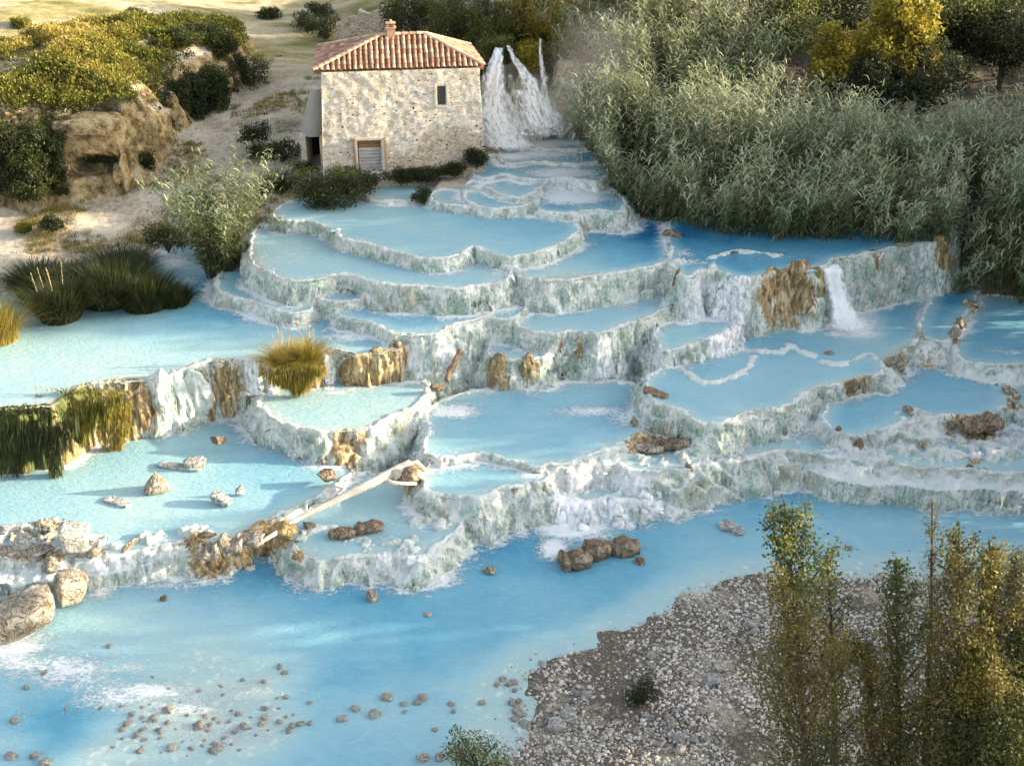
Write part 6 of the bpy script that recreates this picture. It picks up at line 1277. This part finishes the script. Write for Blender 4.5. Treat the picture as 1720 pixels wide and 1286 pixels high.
# gravel
def stones_mesh(XY, Z, S, seed, base=ICO1):
    V0, F0 = base; r = np.random.default_rng(seed); n = len(XY); m = len(V0)
    sc = S[:, None]*r.uniform(.6, 1.25, (n, 3))*np.array([1, 1, .75]); a = r.random(n)*6.28; ca, sa = np.cos(a), np.sin(a)
    b = r.random(n)*6.28; W_ = (1+r.normal(size=(n, m, 1))*.14)*V0[None]; W_ = W_*sc[:, None, :]
    tz = (r.random(n)-.5)*1.2
    x = W_[..., 0]*ca[:, None]-W_[..., 1]*sa[:, None]; y = W_[..., 0]*sa[:, None]+W_[..., 1]*ca[:, None]; z = W_[..., 2]+x*tz[:, None]*.4
    V = np.stack([x+XY[:, :1], y+XY[:, 1:], z+Z[:, None]], -1).reshape(-1, 3)
    F = (np.arange(n)[:, None, None]*m+F0[None]).reshape(-1, 3); T = np.repeat(r.random(n), m); return V, F, T
def mat_gravel():
    s = N('gravel'); t = s.attr('tint'); c = s.ramp(t, [(0, (.24, .19, .14)), (.25, (.42, .37, .31)), (.6, (.60, .56, .50)), (1, (.74, .72, .68))])
    n = s.noise(s.pos(), 14, 3, .6); c = s.mix(s.math('MULTIPLY', n, .5), c, (.36, .33, .28)); return s.fin(c, .9, .2)
M['gravel'] = mat_gravel()
Q = rand_in(np.array([[-2, 22], [22, 22], [24, 41], [8, 41], [-2, 33]]), 80000, r)
bd = seg_dist(Q[:, 0], Q[:, 1], BANKL, closed=False); ins = inside(Q[:, 0], Q[:, 1], BANKP)
pn = fbm2(Q[:, 0]*.55, Q[:, 1]*.55, 3, 83); pr = np.where(ins, np.clip(.68+pn*1.2, .15, 1)*(.7+.3*(bd > 1.6)), np.exp(-bd/.28)*.6)
Q = Q[r.random(len(Q)) < pr][:42000]; z = surf(Q[:, 0], Q[:, 1]); z = np.maximum(z, lev(ZR)-.04)
S = .024+.06*r.random(len(Q))**2.6
V, F, T = stones_mesh(Q, z+S*.3, S, 5); stuff(mk('gravel', V-np.array([8, 33, -7]), F, M['gravel'], dict(tint=T), smooth=False), 'pale gravel and small pebbles covering the dark soil of the bank', 'gravel').location = (8, 33, -7)
# rubble on the sandy left bank
Q = rand_in(np.array([[-34, 52], [-11, 56], [-13, 76], [-34, 76]]), 5000, r); z = surf(Q[:, 0], Q[:, 1]); S = .02+.07*r.random(len(Q))**4
pn = fbm2(Q[:, 0]*.3, Q[:, 1]*.3, 3, 84); kq = pn > .0; 
V, F, T = stones_mesh(Q[kq], z[kq], S[kq], 6); stuff(mk('rubble', V-np.array([-22, 62, 0]), F, M['gravel'], dict(tint=T), smooth=False), 'small stones strewn over the pale sand of the left bank', 'rubble').location = (-22, 62, 0)

# ------------------------------------------------------------------ driftwood
M['drift'] = mat_wood('bleached_driftwood', (.34, .28, .21), (.60, .54, .45), (.72, .67, .59), (7, 7, 1))
M['driftbrown'] = mat_wood('brown_driftwood', (.08, .055, .035), (.22, .15, .10), (.40, .31, .23), (3, 3, 3))
def log(name, pts, rad, label, mat, branches=(), cat='log'):
    P = [at(*p) for p in pts]; e = empty(name, P[0], label, cat); b = P[0]
    S = smooth_open([tuple(p-b) for p in P], 6); rr = np.interp(np.linspace(0, 1, len(S)), np.linspace(0, 1, len(rad)), rad)
    m = MB(); m.tube([tuple(p) for p in S], rr, 12, jit=.22); m.build('stem', M[mat], e, smooth=True)
    for bp, br in branches:
        B = [at(*p)-b for p in bp]; m = MB(); m.tube([tuple(p) for p in B], br, 8, jit=.2); m.build('branch', M[mat], e, smooth=True)
    return e
log('fallen_log', [(430,916,-6.0),(455,900,-5.85),(500,872,-5.75),(560,842,-5.6),(615,816,-5.45),(655,796,-5.25),(690,783,-5.1)], [.05,.09,.10,.13,.17,.23,.30], 'long bleached log lying across the rims from the grey pool to the small pools', 'drift',
    [([(548,842,-5.6),(575,820,-5.9),(545,813,-6.05)], [.06,.05,.03]), ([(660,798,-5.25),(685,790,-5.2),(712,800,-5.5)], [.24,.22,.16]), ([(680,784,-5.1),(700,778,-5.15),(716,792,-5.3)], [.2,.16,.10]), ([(640,803,-5.35),(662,812,-5.5),(700,812,-5.65)], [.12,.1,.06])])
log('driftwood', [(774,588,-3.3),(766,605,-3.6),(757,622,-4.1),(750,640,-4.5)], [.13,.16,.17,.12], 'short brown driftwood log leaning in the cascade between the middle pools', 'driftbrown')
log('driftwood', [(1083,655,-4.25),(1098,659,-4.25),(1120,668,-4.35)], [.2,.21,.19], 'short thick brown stump lying at the outlet of the big right pool', 'driftbrown')
log('driftwood', [(1113,394,-1.2),(1125,389,-1.1),(1142,398,-1.25)], [.07,.09,.05], 'dark stick caught in the deep blue upper channel', 'driftbrown')

# ------------------------------------------------------------------ falling water
def mat_fall():
    s = N('falling_water'); a = s.attr('along'); c = s.attr('across'); d = s.attr('dens')
    vec = s.n('CombineXYZ', {0: s.math('MULTIPLY', c, 4.2), 1: s.math('MULTIPLY', a, 1.0), 2: 0.0}).outputs[0]
    n = s.noise(vec, 1.6, 6, .7, .25); n2 = s.noise(s.pos(), 4, 6, .75)
    al = s.mapr(s.math('ADD', s.math('ADD', s.math('MULTIPLY', n, 1.3), s.math('MULTIPLY', n2, .9)), s.math('SUBTRACT', d, 1.15)), .36, .86)
    s.bump(n, .5, .06); s.fin((.86, .89, .91), .5, .3)
    tr = s.n('BsdfTransparent'); mx = s.n('MixShader', {0: al, 1: tr.outputs[0], 2: s.b.outputs[0]}); s.t.links.new(mx.outputs[0], s.out.inputs['Surface']); return s.m
M['fall'] = mat_fall()
def ribbon(name, pts, label, cat='waterfall', nx=26, ns=60, bulge=.25, struct_=False, dens=.75):
    "pts: (u, v, Y plan depth, width m)"
    C = np.array([list(at_y(u, v, Y))+[w_] for u, v, Y, w_ in pts]); S = smooth_open([tuple(p) for p in C], max(2, ns//len(pts)))
    base = S[0, :3].copy(); P = S[:, :3]-base; Wd = S[:, 3]; tt = np.linspace(-1, 1, nx)
    seg = np.r_[0, np.cumsum(np.linalg.norm(np.diff(P, axis=0), axis=1))]
    V = []; AL = []; AC = []; DN = []
    for i in range(len(P)):
        for t in tt:
            V.append((P[i, 0]+t*Wd[i]/2, P[i, 1]-bulge*Wd[i]*.5*(1-t*t)+.05*math.sin(t*9+i*.13), P[i, 2])); AL.append(seg[i]); AC.append(t*Wd[i]/2)
            DN.append(dens*(1-abs(t)**3*.9)*(1 if i < len(P)-6 else (len(P)-i)/6))
    V = np.array(V); n = fbm3(V[:, 0]*2, V[:, 1]*2, V[:, 2]*.8, 2, 5)*.10; V[:, 1] -= n
    o = mk(name, V, grid_faces(len(P), nx), M['fall'], dict(along=AL, across=AC, dens=DN)); o.location = tuple(base)
    return struct(o) if struct_ else tag(o, label, cat)
ribbon('waterfall', [(838,80,72.2,.6),(836,92,71.6,.9),(832,112,71.1,1.3),(829,140,70.7,1.9),(829,175,70.3,2.3),(836,205,69.6,2.9),(850,235,69.0,3.6),(868,258,68.3,3.9)], 'left and widest stream of the waterfall, running down beside the mill corner', dens=.85)
ribbon('waterfall', [(854,76,72.4,.35),(858,86,71.8,.45),(864,100,71.3,.6),(878,118,70.9,.9),(890,140,70.4,1.4),(898,170,69.8,2.0),(908,200,69.3,3.0),(920,225,68.7,3.8)], 'middle stream of the waterfall sliding over the rounded rock', dens=.75)
ribbon('waterfall', [(908,64,72.6,.2),(907,78,71.9,.25),(909,100,71.4,.35),(913,130,71.2,.5),(916,160,70.9,.6),(924,185,70.3,1.1),(945,208,69.6,2.0)], 'thin right stream of the waterfall falling free', dens=.75)
ribbon('waterfall', [(880,150,70.2,2.0),(890,180,69.7,3.2),(900,205,69.2,4.4),(905,232,68.7,5.6)], 'thin broken sheet of water spreading over the rocks at the foot of the falls', dens=.62, bulge=.12)
ribbon('waterfall', [(846,150,70.5,.5),(858,175,70.0,.6),(868,205,69.5,.8),(874,235,69.0,1.0)], 'narrow strand of water between the left and middle streams', dens=.7)
c = at(1393, 446, -1.28); c2 = at(1425, 550, -4.3)
ribbon('waterfall', [(1388,442,c[1]+.5,1.5),(1394,452,c[1]-.05,1.6),(1400,470,c[1]-.25,1.3),(1409,500,c[1]-.45,1.3),(1420,535,c2[1]-.15,1.7),(1428,556,c2[1]-.4,2.2)], 'single strong fall pouring from the upper channel into the big right pool', dens=.95)
rock(893, 218, .1, 2.4, 1.2, 2.4, 'big rounded wet rock dome behind the middle stream of the waterfall', 'rock', 351, .2, 0, 10, .3, name='rock_dome', form='ridge', wet=True)
rock(868, 150, 2.3, 1.1, .8, 2.2, 'upper wet rock knob between the streams of the waterfall', 'rock', 352, .2, 0, 10, .3, name='rock_dome', form='ridge', wet=True)
rock(930, 215, .2, 2.4, 1.6, 1.6, 'low wet rock under the right stream of the waterfall', 'rock', 353, .2, 0, 10, .3, name='rock_dome', form='ridge', wet=True)
# thin veils that follow the travertine faces
def veil(u0, v0, z0, u1, v1, z1, w_, dens, seed=0):
    a = at(u0, v0, z0); b = at(u1, v1, z1); d = (b-a)[:2]; L = np.linalg.norm(d); d /= L; sd = np.array([d[1], -d[0]]); ns = 70; nx = max(8, int(w_/.10))
    s = np.linspace(-.25, L+.15, ns); t = np.linspace(-1, 1, nx)
    XX = a[0]+s[:, None]*d[0]+t[None]*sd[0]*w_/2; YY = a[1]+s[:, None]*d[1]+t[None]*sd[1]*w_/2
    ZZ = lerp_grid(Ht, gx, gy, XX, YY); ZZ[1:-1] = (ZZ[:-2]+ZZ[1:-1]+ZZ[2:])/3; ZZ = np.maximum(ZZ+.03, lev(z1)-.03)
    gX = lerp_grid(gxx, gx, gy, XX, YY); gY = lerp_grid(gyy, gx, gy, XX, YY); gl = np.sqrt(gX**2+gY**2)+1e-6; off = .10*np.clip(gl, 0, 1.5)
    XX = XX-gX/gl*off; YY = YY-gY/gl*off
    AL = -ZZ+s[:, None]*.3; AC = t[None]*w_/2+0*XX; DN = dens*(1-abs(t[None])**4)*np.clip((s[:, None]+.25)/.3, 0, 1)*np.clip((L+.15-s[:, None])/.2, 0, 1)+0*XX
    base = np.array([XX.mean(), YY.mean(), ZZ.mean()]); V = np.stack([XX, YY, ZZ], -1).reshape(-1, 3)-base
    o = mk('water_veil', V, grid_faces(ns, nx), M['fall'], dict(along=AL.ravel()+seed, across=AC.ravel()+seed*3, dens=DN.ravel())); o.location = tuple(base); struct(o)
for k, q in enumerate([(425,606,-3.1,425,665,-4.7,1.1,.75),(452,606,-3.1,452,665,-4.7,.7,.8),(552,592,-3.1,552,655,-4.7,.6,.75),(700,575,-2.7,715,640,-4.7,1.2,.62),(745,560,-2.6,750,640,-5.0,1.6,.62),(780,550,-2.6,800,640,-5.3,1.4,.55),
   (1165,470,-1.4,1150,600,-4.3,1.6,.62),(1210,460,-1.35,1205,600,-4.3,1.8,.72),(1245,465,-1.35,1240,590,-4.3,1.2,.7),(1015,560,-2.85,1010,675,-5.5,1.0,.75),(1045,555,-2.85,1045,660,-5.5,.7,.7),(1090,535,-2.85,1100,640,-4.3,1.5,.55),(920,560,-2.85,925,600,-3.8,1.2,.5),
   (960,475,-1.42,965,520,-2.85,3.0,.45),(1050,462,-1.42,1055,500,-2.85,2.4,.5),(900,470,-1.42,905,520,-2.85,1.2,.55),(860,462,-1.42,860,505,-2.6,.6,.8),
   
   (700,690,-4.75,740,740,-5.5,1.0,.6),(660,710,-4.75,680,780,-6.3,1.2,.45),(520,722,-4.75,520,790,-6.2,1.6,.35),(440,690,-4.75,430,745,-6.2,1.0,.45),(830,825,-5.8,835,880,ZR,1.6,.5),(890,812,-5.8,900,880,ZR,1.4,.55),(960,835,-6.6,960,900,ZR,2.2,.85),(1030,838,-6.6,1035,890,ZR,1.8,.75),(1090,832,-6.6,1100,870,ZR,1.4,.75),(985,800,-6.5,985,840,-7,2.5,.6),
   (700,932,-6.45,700,970,ZR,1.0,.8),(640,930,-6.45,645,970,ZR,1.2,.6),(170,930,-6.2,170,980,ZR,1.4,.65),(240,925,-6.2,245,975,ZR,1.6,.5),(290,915,-6.2,295,970,ZR,1.2,.45),(1500,440,-1.35,1505,500,-4.2,2.2,.4),(1550,412,-1.35,1552,480,-4.2,.8,.55),
   (650,478,-1.45,650,500,-2.5,2.0,.45),(760,485,-1.45,760,512,-2.5,2.0,.45),(530,470,-1.45,530,490,-2.3,1.2,.5),(620,545,-2.6,605,570,-3.1,1.6,.5)]):
    veil(*q, seed=k)

# ------------------------------------------------------------------ steam
def mat_steam(name, dens, sc):
    s = N(name); s.t.nodes.remove(s.b); g = s.n('TexCoord').outputs['Object']
    ln = s.n('VectorMath', {0: g}, operation='LENGTH').outputs['Value']
    n = s.noise(g, sc, 4, .6, .6); d = s.math('MULTIPLY', s.mapr(s.math('ADD', ln, s.math('MULTIPLY', s.math('SUBTRACT', n, .5), 1.2)), 1.0, .2), dens)
    v = s.n('VolumePrincipled', {'Color': (1, 1, 1), 'Density': d, 'Anisotropy': 0.0}); s.t.links.new(v.outputs[0], s.out.inputs['Volume']); return s.m
def steam(u, v, Y, rx, ry, rz, dens, label, sc=1.6, rot=0):
    V, F = ICO4; o = mk('steam', V, F, mat_steam('steam', dens, sc)); o.location = tuple(at_y(u, v, Y)); o.scale = (rx, ry, rz); o.rotation_euler = (0, rot, 0)
    return stuff(o, label, 'steam')
steam(1000, 110, 67.0, 3.4, 2.2, 4.2, .035, 'pale steam drifting up against the canes right of the waterfall', 1.8, .4)
steam(915, 190, 67.6, 3.2, 1.3, 2.6, .10, 'spray hanging over the foot of the waterfall', 1.6)
steam(1440, 545, 51.0, 1.9, 1.0, 1.1, .5, 'spray over the foot of the strong fall in the big right pool', 1.8)
scene.cycles.volume_step_rate = 4; scene.cycles.volume_max_steps = 64; scene.cycles.volume_bounces = 3
print('done', round(time.time()-T0, 1))
